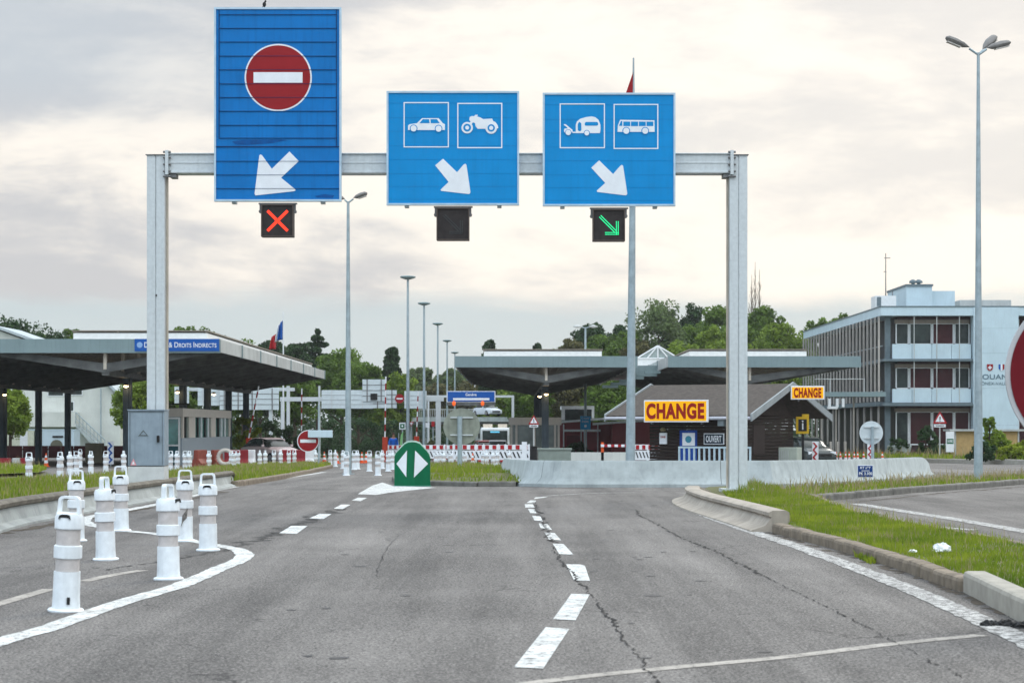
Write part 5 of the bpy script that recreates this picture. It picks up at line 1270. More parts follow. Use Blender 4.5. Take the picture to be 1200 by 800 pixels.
# flag mast with red pennant
p = Vector((xat(738.5, 54), 54, g(54))); r_ = empty('flag_mast', p, 0, 'tall grey mast with folded red pennant behind the caravan sign', 'mast'); H = zat(68, 54) - p.z
MB().tube((0, 0, 0), (.08, 0, H - 1.0), .125, .06, 16).build('mast', M_POLE, r_, smooth=True)
MB().tube((.08, 0, H - 1.0), (.085, 0, H), .035, .02, 8).build('mast_tip', M_POLE, r_)
MB().prism([(.07, zat(85, 54) - p.z), (-.10, zat(108, 54) - p.z), (-.14, zat(118, 54) - p.z), (.06, zat(122, 54) - p.z)], -.03, .03).build('pennant', M_RED, r_)
# French flag
d = 155; r_ = empty('flag_pole', (xat(332, d), d, g(d)), 0, 'white pole with drooping French flag behind the left canopy', 'flag'); H = zat(365, d) - g(d); k = d / F
MB().tube((0, 0, 0), (0, 0, H), .07, .04, 8).build('pole', M_WHITE, r_)
def cloth(px, name, m_):
    vs = []; fs = []
    nx, ny = 6, 8
    for j in range(ny + 1):
        for i in range(nx + 1):
            t, s_ = i / nx, j / ny
            a = Vector((px[0][0], px[0][1])).lerp(Vector(px[1]), t); b = Vector(px[3]).lerp(Vector(px[2]), t); c = a.lerp(b, s_)
            vs.append(((c.x - 332) * k, .12 * math.sin(t * 9 + s_ * 3), (365 - c.y) * k + H))
    for j in range(ny):
        for i in range(nx): o_ = j * (nx + 1) + i; fs.append((o_, o_ + 1, o_ + nx + 2, o_ + nx + 1))
    o = MB().add(vs, fs).build(name, m_, r_, smooth=True); s = o.modifiers.new('t', 'SOLIDIFY'); s.thickness = .02
cloth([(331.5, 375), (328, 379), (324.5, 399), (331, 398)], 'blue_band', M_BLUE2)
cloth([(328, 379), (326, 381), (322, 401), (325, 400)], 'white_band', M_SYM)
cloth([(323.5, 391), (318, 395), (315.5, 409), (323, 409)], 'red_band', M_RED2)

# ------------------------------------------------------------------ far gantries
def white_gantry(d, beam, posts, label, cx, panels=(), mt=M_GALV):
    r_ = empty('far_gantry', (xat(cx, d), d, g(d)), 0, label, 'gantry', 'far gantries'); k = d / F
    U = lambda px: (px - cx) * k
    V = lambda py: zat(py, d) - g(d)
    MB().bb(U(beam[0]), U(beam[1]), 0, .4, V(beam[3]), V(beam[2])).build('beam', mt, r_)
    for px, w, top in posts: MB().bb(U(px - w / 2), U(px + w / 2), .02, .38, 0, V(top) - .003).build('post', mt, r_)
    for i, (a, b, c, e) in enumerate(panels):
        y0 = -.25 if i % 2 else -.16
        q = MB().bb(U(a), U(b), y0, y0 + .06, V(e), V(c)).build('sign_back', mat('sign_back_pale', (.55, .62, .64), .5, var=.06), r_)
        s = MB()
        for t in (.25, .5, .75): s.bb(U(a), U(b), y0 - .03, y0 - .001, V(c + (e - c) * t) - .02, V(c + (e - c) * t) + .02)
        for t in (.2, .8): s.bb(U(a + (b - a) * t) - .04, U(a + (b - a) * t) + .04, y0 - .06, y0 - .031, V(e), V(c))
        s.build('stiffener', M_GALVD if i % 3 else M_GALV, q)
    return r_, U, V
r_, U, V = white_gantry(168, (328, 520, 465, 470), [(331, 4, 465), (337.5, 3.5, 452), (513.5, 6, 465), (374, 2, 452)], 'far white gantry carrying blank sign backs left of the blue direction sign', 424,
    [(377, 437, 457, 478.5), (425, 452.5, 444.5, 470), (437, 465, 457, 478), (474, 500, 458, 478.5)])
MB().bb(U(434.5), U(442.5), -.36, -.3, V(468.5), V(461)).build('louvre', M_BLACK, r_)
q = MB().disc(U(468.5), V(467), .36, -.3, -.26, 20).build('red_signal', M_RED, r_); MB().bb(U(465), U(472), -.33, -.301, V(467.8), V(466.2)).build('white_bar', M_SYM, q)
white_gantry(182, (205, 345, 454, 458), [(317, 4, 458), (243, 4, 458)], 'far gantry with blank sign backs seen under the left canopy', 270, [(232, 262, 453, 475), (258, 285, 458, 480), (288, 327, 455, 480), (205, 222, 453, 473)])
r_, U, V = white_gantry(178, (500, 601, 463, 465.5), [(601, 3, 463), (502, 2, 463)], 'far thin gantry holding the blue direction sign', 551)
d = 176; r_ = empty('direction_sign', (xat(552, d), d, zat(467, d)), 0, 'wide blue direction sign with white lettering and two orange lamps', 'road sign'); k = d / F
MB().bb(-28.5 * k, 28.5 * k, 0, .12, -4 * k, 9 * k).build('frame', M_SYM, r_); MB().bb(-27.5 * k, 27.5 * k, -.03, -.001, -3.3 * k, 8.2 * k).build('face', M_BLUE2, r_)
text('Genève', (-6.5 * k, 6.5 * k, 3.2 * k, 6.6 * k), -.045, M_SYM, r_, bold=.02)
MB().bb(-21 * k, 21.5 * k, -.045, -.032, -1.8 * k, .9 * k).build('white_strip', M_SYM, r_)
MB().bb(-28.5 * k, 28.5 * k, 0, .3, -8 * k, -4 * k - .01).build('dark_box', M_DARK, r_)
for a in (-20, 13.5): MB().lathe([(.05, -.2), (.13, -.12), (.15, 0), (.12, .12), (.05, .2)], (a * k, -.2, -5.6 * k), 10).build('orange_lamp', mat('orange_lamp', (.8, .12, .02), .4, emit=(1, .15, .02), es=.5), r_)
# overpass
d = 243; r_ = empty('road_bridge', (xat(520, d), d, g(d)), 0, 'concrete road overpass with railing behind the blue direction sign', 'bridge'); k = d / F
U = lambda px: (px - 520) * k
V = lambda py: zat(py, d) - g(d)
MB().bb(U(455), U(640), 0, 7, V(497), V(490)).build('deck', M_DARK, r_); MB().bb(U(455), U(640), -.2, 0-.003, V(494), V(488.5)).build('edge_beam', M_CONC, r_)
q = MB()
for i in range(43): q.bb(U(457) + i * .22, U(457) + .06 + i * .22, -.1, -.05, V(488.4), V(480))
q.bb(U(455), U(556), -.12, -.03, V(480), V(479)).build('railing', M_FASCL, r_)
for px in (478, 560, 610): MB().bb(U(px) - .3, U(px) + .3, 1, 6, 0, V(497) - .003).build('pier', M_CONC, r_)
d2 = 212

# ------------------------------------------------------------------ vehicles
def make_car(name, paint_, label):
    r_ = empty(name, (0, 0, 0), 0, label, 'car', 'cars')
    def loft(secs, nm, m_, par):   # sections along y: (y, half width, zbottom, ztop)
        vs = []; ring = [(-1, 0), (-1, .55), (-.92, .85), (-.7, 1), (.7, 1), (.92, .85), (1, .55), (1, 0)]
        for y, w, z0, z1 in secs:
            for a, b in ring: vs.append((a * w, y, z0 + (z1 - z0) * b))
        k = len(ring); n = len(secs)
        fs = [(j*k+i, j*k+(i+1) % k, (j+1)*k+(i+1) % k, (j+1)*k+i) for j in range(n-1) for i in range(k)] + [tuple(range(k-1, -1, -1)), tuple(range((n-1)*k, n*k))]
        return MB().add(vs, fs).build(nm, m_, par, smooth=True)
    body = loft([(-2.1, .70, .35, .62), (-2.0, .82, .25, .74), (-1.3, .87, .2, .88), (-.85, .88, .2, .95), (.3, .89, .2, .97), (1.5, .88, .2, .98), (1.95, .84, .25, .95), (2.1, .74, .35, .85)], 'body', paint_, r_)
    loft([(-.95, .74, .93, .95), (-.35, .66, .93, 1.34), (.1, .65, .93, 1.40), (.9, .65, .93, 1.39), (1.4, .66, .93, 1.28), (1.85, .72, .93, .97)], 'glasshouse', M_WIN, r_)
    loft([(-.38, .62, 1.33, 1.37), (.1, .62, 1.38, 1.435), (.9, .62, 1.37, 1.42), (1.42, .6, 1.25, 1.31)], 'roof', paint_, r_)
    for s in (-1, 1):
        for y in (-1.32, 1.32):
            w = MB().tube((s * .70, y, .31), (s * .90, y, .31), .31, n=18).build('wheel', M_TYRE, r_); MB().tube((s * .895, y, .31), (s * .912, y, .31), .19, n=14).build('rim', M_RIM, w)
        MB().box((s * .60, -2.02, .62), (.30, .14, .14)).build('headlight', M_SYM, r_); MB().box((s * .66, 2.02, .78), (.2, .12, .16)).build('tail_light', M_RED2, r_)
        MB().box((s * .93, -.6, 1.0), (.14, .1, .12)).build('wing_mirror', paint_, r_)
        MB().prismx([(-.35, .96), (-.28, 1.32), (-.22, 1.32), (-.27, .96)], s * .665 - .03, s * .70).build('pillar', paint_, r_)
    MB().box((0, -2.12, .5), (1.0, .04, .16)).build('grille', M_BLACK, r_)
    return r_
GM = lambda nme, c: mat(nme, c, .25, .0, var=.04, spec=.7)
c_ = make_car('parked_car', GM('car_white_red', (.52, .42, .42)), 'pale red and white car parked right of the glass booth'); c_.location = (xat(318, 118), 118, g(118)); c_.rotation_euler.z = R(38)
c_ = make_car('car', GM('car_dark', (.02, .03, .03)), 'dark car standing beside the hut under the information sign'); c_.location = (xat(946, 112), 112, g(112)); c_.rotation_euler.z = R(14)
c_ = make_car('car', GM('car_silver', (.55, .60, .65)), 'silver car driving over the bridge'); c_.location = (xat(571, 246), 246, zat(487.2, 246)); c_.rotation_euler.z = R(30); 
c_ = make_car('car', GM('car_red', (.45, .04, .03)), 'red car in the queue behind the striped barriers'); c_.location = (xat(569, 165), 165, g(165) + 0); c_.rotation_euler.z = R(12)
c_ = make_car('car', GM('car_white', (.60, .63, .65)), 'white car in the queue in front of the bus'); c_.location = (xat(583, 160), 160, g(160)); c_.rotation_euler.z = R(-5)
d = 185; r_ = empty('bus', (xat(580, d), d, g(d)), 0, 'white bus with dark windscreen and lit display behind the striped barriers', 'bus'); hb = zat(501, d) - g(d)
MB().bb(-1.25, 1.25, 0, 11, .35, hb).build('body', M_WHITE, r_, bevel=.12)
MB().bb(-1.08, 1.08, -.03, -.002, 1.15, hb - .25).build('windscreen', M_WIN, r_); MB().bb(-.4, .4, -.05, -.032, hb - .42, hb - .3).build('route_display', mat('display', (.05, .3, .5), .4, emit=(.2, .7, .9), es=.6), r_)
for s in (-1, 1):
    MB().box((s * .9, -.03, .7), (.35, .05, .16)).build('headlight', M_SYM, r_); MB().box((s * 1.38, -.15, hb - .7), (.14, .15, .45)).build('wing_mirror', M_BLACK, r_)
    for y in (2.2, 8.4): MB().tube((s * .98, y, .45), (s * 1.24, y, .45), .45, n=16).build('wheel', M_TYRE, r_)
    MB().bb(s * .65 - .4, s * .65 + .4, 1.5, 3.5, hb + .002, hb + .32).build('roof_unit', mat('unit_cream', (.6, .52, .42), .6), r_)

# ------------------------------------------------------------------ signs near the lanes
def round_sign(px, py, r, base_d, label, face, pole_px=None, back=False, extra=None, pw=.035, name='round_sign', cat='road sign', ptop=0):
    d = base_d; k = d / F; ro = empty(name, (xat(px, d), d, g(d)), 0, label, cat); zc = zat(py, d) - g(d); pp = 0 if pole_px is None else (pole_px - px) * k
    if back:
        MB().disc(0, zc, r * k, 0, .02, 40).build('plate', face, ro)
        s = MB().bb(-r * k * .62, r * k * .62, -.04, -.001, zc + r * k * .45, zc + r * k * .45 + .04).bb(-r * k * .62, r * k * .62, -.04, -.001, zc - r * k * .5, zc - r * k * .5 + .04).build('rear_bracket', M_GALV, ro)
        MB().tube((pp, -.09, 0), (pp, -.09, zc + r * k * .55), pw, n=10).build('post', M_POLE, ro)
    else:
        q = MB().disc(0, zc, r * k, 0, .02, 48).build('plate', M_SYM, ro); MB().disc(0, zc, r * k * .93, -.006, -.001, 48).build('red_face', M_RED, q)
        MB().bb(-r * k * .72, r * k * .72, -.012, -.007, zc - r * k * .15, zc + r * k * .15).build('white_bar', M_SYM, q)
        MB().tube((pp, .06, 0), (pp, .06, zc + ptop), pw, n=10).build('post', M_POLE, ro)
    return ro
round_sign(541, 499.5, 21.5, 66, 'large dull grey back of a round sign above the grass mound', mat('sign_back_dull', (.24, .26, .22), .6, var=.25, scale=2.5, streak=.3), 539, True, pw=.075)
round_sign(1021, 507, 13.8, 67, 'pale grey back of a round sign behind the concrete barrier at right', mat('sign_back_grey', (.52, .58, .60), .5, var=.06), 1022, True, pw=.05)
ro = round_sign(361, 516.5, 12.8, 88, 'red no entry sign half hidden by a pale box near the far lamps', None, 373.5, False, pw=.04, ptop=1.5)
MB().bb((361.5 - 361) * 88 / F, (390 - 361) * 88 / F, -.25, -.05, zat(512.5, 88) - g(88), zat(504, 88) - g(88)).build('pale_box', M_CLAD, ro, bevel=.02)
# big red sign at the right edge
ro = empty('no_entry_sign', (xat(1277, 15.3), 15.3, .12), 0, 'very large red round sign cut by the right picture edge', 'road sign'); k = 15.3 / F; zc = zat(438, 15.3) - .12; rr = 98.5 * k
q = MB().disc(0, zc, rr, 0, .025, 96).build('plate', mat('big_sign_rim', (.46, .46, .47), .4, var=.08), ro); MB().disc(0, zc, rr - .033, -.008, -.002, 96).build('red_face', mat('deep_red', (.13, .003, .009), .5, var=.1, scale=3), q)
MB().bb(-rr * .70, rr * .70, -.014, -.009, zc - rr * .14, zc + rr * .14).build('white_bar', M_SYM, q)
for s in (-.25, .25): MB().tube((s, .07, 0), (s, .07, zc + .4), .03, n=12).build('post', M_GALV, ro)
def warn_sign(px, top, bot, d, base_z, label, plate='CHANTIER'):
    ro = empty('warning_sign', (xat(px, d), d, base_z), 0, label, 'road sign', 'triangular warning signs'); k = d / F
    V = lambda py: zat(py, d) - base_z
    h = (bot - top) * k; w = h * .58; z0 = V(bot)
    q = MB().prism([(-w, z0), (w, z0), (0, z0 + h)], 0, .03).build('red_border', M_RED2, ro)
    MB().prism([(-w * .66, z0 + h * .13), (w * .66, z0 + h * .13), (0, z0 + h * .78)], -.012, -.001).build('white_field', M_SYM, q)
    MB().bb(-w * .08, w * .08, -.02, -.013, z0 + h * .30, z0 + h * .56).bb(-w * .08, w * .08, -.02, -.013, z0 + h * .18, z0 + h * .25).build('exclamation_mark', M_BLACK, q)
    q = MB().bb(-w * .8, w * .8, 0, .03, z0 - h * .3, z0 - h * .06).build('sub_plate', M_SYM, ro); MB().bb(-w * .6, w * .6, -.01, -.001, z0 - h * .21, z0 - h * .14).build('plate_writing', M_BLACK, q)
    MB().tube((0, .07, 0), (0, .07, z0 + h * .5), .04, n=8).build('post', M_FASCL, ro)
warn_sign(1101.5, 481.5, 496, 125, g(125) + .25, 'red and white warning triangle in front of the customs building')
warn_sign(625.5, 486, 497, 112, g(112), 'red and white warning triangle at the middle canopy column')
# parking style blue sign on far lamp pole
d = 149; ro = empty('blue_panel_sign', (xat(686, d), d, g(d)), 0, 'small light blue square sign mounted in front of the red building', 'road sign'); k = d / F
MB().bb(-6 * k, 6 * k, -.2, -.14, zat(503, d) - g(d), zat(487.5, d) - g(d)).build('panel', mat('light_blue', (.02, .30, .60), .4), ro)
text('CAISSE', (-4.5 * k, 4.5 * k, zat(491, d) - g(d), zat(489, d) - g(d)), -.215, M_SYM, ro); text('PARK', (-4 * k, 4 * k, zat(495, d) - g(d), zat(492.5, d) - g(d)), -.215, M_SYM, ro)
MB().disc(0, zat(499, d) - g(d), 1.6 * k, -.215, -.201, 14).build('white_dot', M_SYM, ro); MB().tube((0, -.08, 0), (0, -.08, zat(488, d) - g(d)), .05, n=8).build('post', M_FASCL, ro)
# kilometre marker RT n°7
d = 46.6; ro = empty('kilometre_sign', (xat(1014, d), d, 0 + g(d)), 0, 'small dark blue kilometre marker before the concrete barrier', 'road sign'); k = d / F
Vz = lambda py: zat(py, d) - g(d)
MB().bb(-9.2 * k, 9.2 * k, 0, .02, Vz(559), Vz(544.8)).build('plate', M_SYM, ro, bevel=.004); q = MB().bb(-8.6 * k, 8.6 * k, -.008, -.001, Vz(558.4), Vz(545.4)).build('face', mat('marker_navy', (.005, .04, .18), .4), ro)
text('RT n°7', (-6 * k, 6 * k, Vz(549.2), Vz(546.2)), -.014, M_SYM, q, bold=.02); text('PK 3.300', (-7.4 * k, 7.8 * k, Vz(556.2), Vz(552.8)), -.014, M_SYM, q, bold=.02)
MB().bb(-4.5 * k, 5 * k, -.014, -.009, Vz(551.6), Vz(550.9)).build('divider', M_SYM, q)
MB().tube((-.02, .04, 0), (-.02, .04, Vz(552)), .02, n=8).build('post', M_GALV, ro)
# green and small signs by the far junction
def small_sign(px, py, w, h, d, m_, label, shape='sq'):
    ro = empty('small_road_sign', (xat(px, d), d, g(d)), 0, label, 'road sign', 'small far signs'); k = d / F; zc = zat(py, d) - g(d)
    if shape == 'tri': q = MB().prism([(-w * k, zc + h * k), (w * k, zc + h * k), (0, zc - h * k)], 0, .03).build('plate', M_RED2, ro); MB().prism([(-w * k * .6, zc + h * k * .7), (w * k * .6, zc + h * k * .7), (0, zc - h * k * .5)], -.015, -.001).build('white_field', M_SYM, q)
    else: MB().bb(-w * k, w * k, 0, .04, zc - h * k, zc + h * k).build('plate', m_, ro)
    MB().tube((0, .08, 0), (0, .08, zc), .04, n=6).build('post', M_POLE, ro); return ro, k, zc
ro, k, zc = small_sign(471.5, 499, 3.7, 4, 150, M_SYM, 'white and green square sign above the man in blue')
MB().bb(-2.6 * k, 2.6 * k, -.02, -.001, zc - 2.6 * k, zc + 2.6 * k).build('green_field', M_GREEN, ro); MB().disc(0, zc, 1.1 * k, -.04, -.021, 12).build('white_dot', M_SYM, ro)
small_sign(482, 497, 3, 3, 170, M_SYM, 'small give way triangle near the barrier arms', 'tri'); small_sign(500.5, 498, 2.8, 2.8, 165, M_SYM, 'small plain white square sign near the barrier arms'); small_sign(507.5, 496.5, 1.8, 3, 163, M_RED2, 'small red sign left of the large round sign back')
small_sign(333, 506, 2.2, 4, 160, M_SYM, 'small white plate on a post left of the no entry sign')
d = 148; ro = empty('banner_flag', (xat(470, d), d, g(d)), 0, 'slanted light green banner beside the man in blue', 'banner'); k = d / F
MB().prism([(-2.6 * k, .55), (.6 * k, .55), (2.6 * k, zat(505, d) - g(d)), (-.2 * k, zat(509, d) - g(d))], 0, .02).build('cloth', mat('banner_green', (.22, .48, .20), .7), ro); MB().tube((-2.8 * k, .05, 0), (-2.8 * k, .05, 1.9), .025, n=6).build('pole', M_POLE, ro)
# raised barrier arms
def barrier_arm(px0, py0, px1, py1, d, label, boxed=True):
    ro = empty('barrier_gate', (xat(px0, d), d, g(d)), 0, label, 'barrier', 'raised barrier arms'); k = d / F
    if boxed: MB().bb(-3.0 * k, 3.0 * k, 0, .45, 0, zat(py0 - 1, d) - g(d)).build('motor_box', mat('motor_box_red', (.42, .05, .025), .5), ro, bevel=.03)
    a = MB(); n = 9; P0 = Vector((0, .1, zat(py0, d) - g(d))); P1 = Vector(((px1 - px0) * k, .1, zat(py1, d) - g(d)))
    for i in range(n): a.m(i % 2).tube(P0.lerp(P1, i / n), P0.lerp(P1, (i + 1) / n - .001), .042, n=8)
    a.build('arm', [M_SYM, M_RED], ro)
barrier_arm(451, 513, 452, 441, 128, 'raised red and white barrier arm left of the man in blue'); barrier_arm(488, 512, 490, 458, 140, 'raised red and white barrier arm right of the man in blue')
barrier_arm(353, 520, 353.5, 455, 150, 'thin raised white barrier arm behind the no entry sign'); barrier_arm(291, 514, 303, 452, 120, 'leaning raised barrier arm right of the glass booth')
# horizontal barrier with orange box near red building
d = 118; ro = empty('barrier_gate', (xat(706, d), d, g(d)), 0, 'lowered red and white barrier arm with orange box left of the hut', 'barrier'); k = d / F
MB().bb(-1.6 * k, 1.6 * k, 0, .2, 0, zat(518, d) - g(d)).build('motor_box', mat('orange_box', (.7, .10, .02), .5), ro)
q = MB()
for i in range(14): q.m(i % 2).bb((-2 + i * 4) * k, (2 + i * 4) * k - .003, -.08, -.01, zat(523.5, d) - g(d), zat(520.5, d) - g(d))
q.build('arm', [M_SYM, M_RED2], ro)
MB().bb(52 * k, 54 * k, 0, .1, 0, zat(521, d) - g(d)).build('rest_post', M_WHITE, ro)
# striped barrier boards
def make_board():
    r_ = empty('striped_barrier', (0, 0, 0), 0, 'x', 'barrier', 'red and white construction barriers')
    q = MB(); w = 1.46
    q.m(0).bb(-w/2, w/2, 0, .04, .78, 1.02)
    for i in range(4): x = -w/2 + .09 + i * w/4; q.m(1).bb(x, x + .19, -.012, -.001, .80, 1.0)
    q.build('top_board', [M_SYM, M_RED2], r_)
    q = MB(); q.m(0).bb(-w/2, w/2, .005, .035, .30, .74)
    for i in range(7):
        x = -w/2 + .06 + i * .2; q.m(1).prism([(x, .68), (x + .07, .68), (x + .19, .40), (x + .12, .40)], -.006, .004)
    q.build('lower_panel', [M_SYM, M_BLACK], r_)
    q = MB().m(0)
    for i in range(4): q.bb(-w/2 + .1 + i * w/4, -w/2 + .3 + i * w/4, 0, .04, .2, .28)
    q.build('bottom_strip', M_RED2, r_)
    for s in (-1, 1):
        MB().bb(s * w/2 - .03, s * w/2 + .03, -.02, .06, .05, 1.05).build('post', M_SYM, r_); MB().bb(s * w/2 - .12, s * w/2 + .12, -.3, .3, 0, .07).build('foot', M_BLACK, r_)
    return r_
bd = make_board(); first = True
bl = [(505, 112, .0), (525, 118, .02), (549, 102, -.03), (575, 106, .05), (602, 101, -.04)]
for i, (px, d, rz) in enumerate(bl):
    place(bd, first, (xat(px, d), d, g(d)), rz, '%s red and white striped barrier from the left behind the grass mound' % ordn[i]); first = False
for px, d, lb in ((484, 128, 'striped barrier just above the green nose marker'), (466, 130, 'striped barrier beside the man in blue'), (758, 100, 'striped barrier standing at the left end of the exchange hut'), (500, 134, 'distant striped barrier left of the large round sign back')):
    place(bd, False, (xat(px, d), d, g(d)), .05, lb, sc=(.8, 1, 1))
# white post at the end of the striped barriers, black bin
d = 99; tag(MB().bb(-.12, .12, 0, .1, 0, 1.15).build('end_post', M_SYM, loc=(xat(614.5, d), d, g(d))), 'white end post of the striped barrier row', 'post')
d = 112; tag(MB().bb(-.35, .35, 0, .5, 0, .9).bb(-.38, .38, -.03, .53, .902, .96).build('waste_bin', M_BLACK, loc=(xat(621.5, d), d, g(d)), bevel=.02), 'black waste bin beside the middle canopy column', 'bin')
d = 104; tag(MB().bb(-.8, .8, 0, .5, 0, .75).bb(-.85, .85, -.05, .55, .752, .85).build('utility_box', mat('util_green', (.22, .26, .23), .6), loc=(xat(650, d), d, g(d)), bevel=.02), 'grey green utility box right of the middle canopy column', 'box')
d = 118; tag(MB().bb(-2.0, 2.0, 0, .3, 0, .62).build('low_wall', M_HOUSE, loc=(xat(697, d), d, g(d))), 'low pale wall in front of the red building', 'wall')
# plastic water barriers
pb_ = [(.28, 0), (.28, .18), (.12, .38), (.09, .78), (-.09, .78), (-.12, .38), (-.28, .18), (-.28, 0)]
def wbar(px, d, rz, m_, label, L_=1.1):
    o = MB().prismx([(a, z) for a, z in pb_], -L_/2, L_/2).build('plastic_barrier', m_, bevel=.03, loc=(xat(px, d), d, g(d)), rz=rz); tag(o, label, 'barrier', 'red and white plastic barriers')
M_PR = mat('plastic_red', (.20, .012, .018), .45, var=.15, scale=4); M_PB = mat('plastic_brown_red', (.20, .045, .03), .6, var=.2)
wbar(344, 100, .05, M_PR, 'red plastic barrier left of its white neighbour near the red car'); wbar(360, 101, .0, M_WHITE, 'white plastic barrier beside the red one near the red car', .85)
wbar(277, 99, .1, M_PR, 'red plastic barrier behind the bollards right of the glass booth'); wbar(289, 99.5, -.1, M_WHITE, 'white plastic barrier behind the bollards right of the glass booth', .8)
wbar(235, 97, 1.3, M_PB, 'brown red barrier seen end on before the glass booth'); wbar(254, 98, 1.2, M_PB, 'smaller brown red barrier right of the first before the glass booth', .8)
wbar(6, 92, 0, M_PR, 'dull red plastic barrier at the far left edge', .5); wbar(19, 92.5, .05, M_FASCL, 'grey plastic barrier second from the far left', .3); wbar(28, 93, .1, M_PR, 'dull red plastic barrier right of the grey one at the far left', .3)
for o in [q_ for q_ in bpy.data.objects if 'far left' in q_.get('label', '') and q_.get('category') == 'barrier' and q_.name.startswith('plastic')]: o.scale.z = .55
# tyre stack like ring at booth
d = 97; r_ = MB(); 
for i in range(20):
    a0, a1 = 2*math.pi*i/20, 2*math.pi*(i+1)/20; r_.tube((.32*math.cos(a0), 0, .45+.32*math.sin(a0)), (.32*math.cos(a1), 0, .45+.32*math.sin(a1)), .09, n=8)
tag(r_.build('hose_reel', M_BEIGE, loc=(xat(264, d), d, g(d)), smooth=True), 'pale ring shaped hose reel standing before the booth', 'hose reel')
# cones
def make_cone():
    r_ = empty('traffic_cone', (0, 0, 0), 0, 'x', 'cone', 'traffic cones')
    MB().box((0, 0, .02), (.36, .36, .04)).build('base', M_ORANGE, r_, bevel=.01)
    def rr(z): return .14 - .11 * (z - .04) / .68
    for i, (a, b) in enumerate(((.04, .2), (.2, .36), (.36, .5), (.5, .62), (.62, .75))):
        MB().tube((0, 0, a), (0, 0, b), rr(a), rr(b), 14).build('white_band' if i % 2 else 'orange_band', M_SYM if i % 2 else M_ORANGE, r_)
    return r_
cn = make_cone(); first = True
for i, px in enumerate((969.5, 975, 980, 985.7, 990.8, 996, 1001, 1006)):
    place(cn, first, (xat(px, 125), 125 + .3 * (i % 2), g(125)), 0, '%s cone from the left in the row under the walkway roof' % ordn[i], sc=.85); first = False
for px, d, lb in ((1012, 124, 'all orange looking cone at the right end of the cone row'), (1034, 122, 'single cone right of the round sign back'), (395, 118, 'cone behind the bollards right of the no entry sign'), (424, 120, 'cone left of the raised barrier arm'), (429, 122, 'cone just left of the red barrier box'),
                  (380, 125, 'cone behind the pale box of the no entry sign'), (54, 98, 'small cone in front of the dark red fence at far left'), (497, 130, 'cone right of the second raised barrier arm'), (554, 96, 'cone between the striped barriers behind the mound')):
    place(cn, False, (xat(px, d), d, g(d)), random.random(), lb)
# chevron panels
for px, d, lb in ((955.5, 92, 'red and white chevron panel beside the dark car'), (1020, 120, 'red and white chevron panel behind the round sign back'), (129.5, 100, 'blue and white curved arrow board left of the cabinet')):
    r_ = empty('chevron_board', (xat(px, d), d, g(d)), 0, lb, 'road sign', 'chevron boards'); k = d / F; h0, h1 = zat(540, d) - g(d), zat(517, d) - g(d)
    MB().bb(-3.6 * k, 3.6 * k, 0, .04, .1, h1).build('plate', M_SYM, r_); q = MB()
    for i in range(3):
        z = .15 + (h1 - .2) * i / 3; hh = (h1 - .2) / 3
        q.prism([(-3.4 * k, z), (0, z + hh * .5), (-3.4 * k, z + hh), (-1.2 * k, z + hh), (2.6 * k, z + hh * .5), (-1.2 * k, z)], -.012, -.001)
    q.build('chevrons', M_BLUE2 if px < 200 else M_RED2, r_); MB().tube((0, .06, 0), (0, .06, .5), .03, n=6).build('post', M_POLE, r_)

# ------------------------------------------------------------------ litter
cp = lambda px, py: GP(px, py, .13)
def crumple(name, loc, sx, sy, sz, m_, label, cat):
    bm = bmesh.new(); bmesh.ops.create_icosphere(bm, subdivisions=3, radius=1)
    for v_ in bm.verts:
        k = 1 + random.uniform(-.22, .22); v_.co = Vector((v_.co.x * sx * k, v_.co.y * sy * k, max(-.1, v_.co.z) * sz * k))
    me = bpy.data.meshes.new(name); bm.to_mesh(me); bm.free(); me.materials.append(m_); o = bpy.data.objects.new(name, me); COL.objects.link(o); o.location = loc; tag(o, label, cat)
crumple('paper_litter', cp(1104, 645), .085, .07, .07, M_WHITE, 'crumpled white paper bag lying in the grass at right', 'litter'); crumple('paper_litter', cp(1070, 646), .04, .04, .02, M_WHITE, 'small white paper scrap left of the crumpled bag', 'litter')
crumple('blue_litter', GP(1075, 673), .035, .03, .035, mat('litter_blue', (.05, .25, .5), .4), 'small blue scrap at the foot of the kerb', 'litter')
for i, (px, py, s) in enumerate(((1158, 733, .05), (1167, 732, .04), (1177, 733, .055), (1188, 734, .045), (1197, 735, .05), (1208, 736, .05))):
    crumple('rubber_scrap', GP(px, py), s, s, s * .8, M_BLACK, '%s black rubber scrap from the left at the right road edge' % ordn[i], 'debris')
    bpy.data.objects[-1] if False else None

# ------------------------------------------------------------------ person in blue
def skin(name, pts, edges, rad, m_, parent, root_i=0, sub=1):
    me = bpy.data.meshes.new(name); me.from_pydata(pts, edges, []); me.update(); o = bpy.data.objects.new(name, me); COL.objects.link(o)
    sk = o.modifiers.new('skin', 'SKIN'); layer = me.skin_vertices[0] if me.skin_vertices else None
    if layer is None:
        bpy.context.view_layer.objects.active = o; o.select_set(True); bpy.ops.object.mode_set(mode='OBJECT'); bpy.ops.mesh.customdata_skin_add(); layer = me.skin_vertices[0]
    for i, r in enumerate(rad):
        layer.data[i].radius = (r, r) if not isinstance(r, tuple) else r
        layer.data[i].use_root = (i == root_i)
    s = o.modifiers.new('sub', 'SUBSURF'); s.levels = s.render_levels = sub
    dg = bpy.context.evaluated_depsgraph_get(); m2 = bpy.data.meshes.new_from_object(o.evaluated_get(dg)); bpy.data.objects.remove(o)
    m2.materials.clear(); m2.materials.append(m_); m2.polygons.foreach_set('use_smooth', [True] * len(m2.polygons)); m2.name = name
    ob = bpy.data.objects.new(name, m2); COL.objects.link(ob); ob.parent = parent; return ob
d = 131; ro = empty('person', (xat(461, d), d, g(d)), R(15), 'man in blue jacket and dark trousers standing by the barrier arm', 'person')
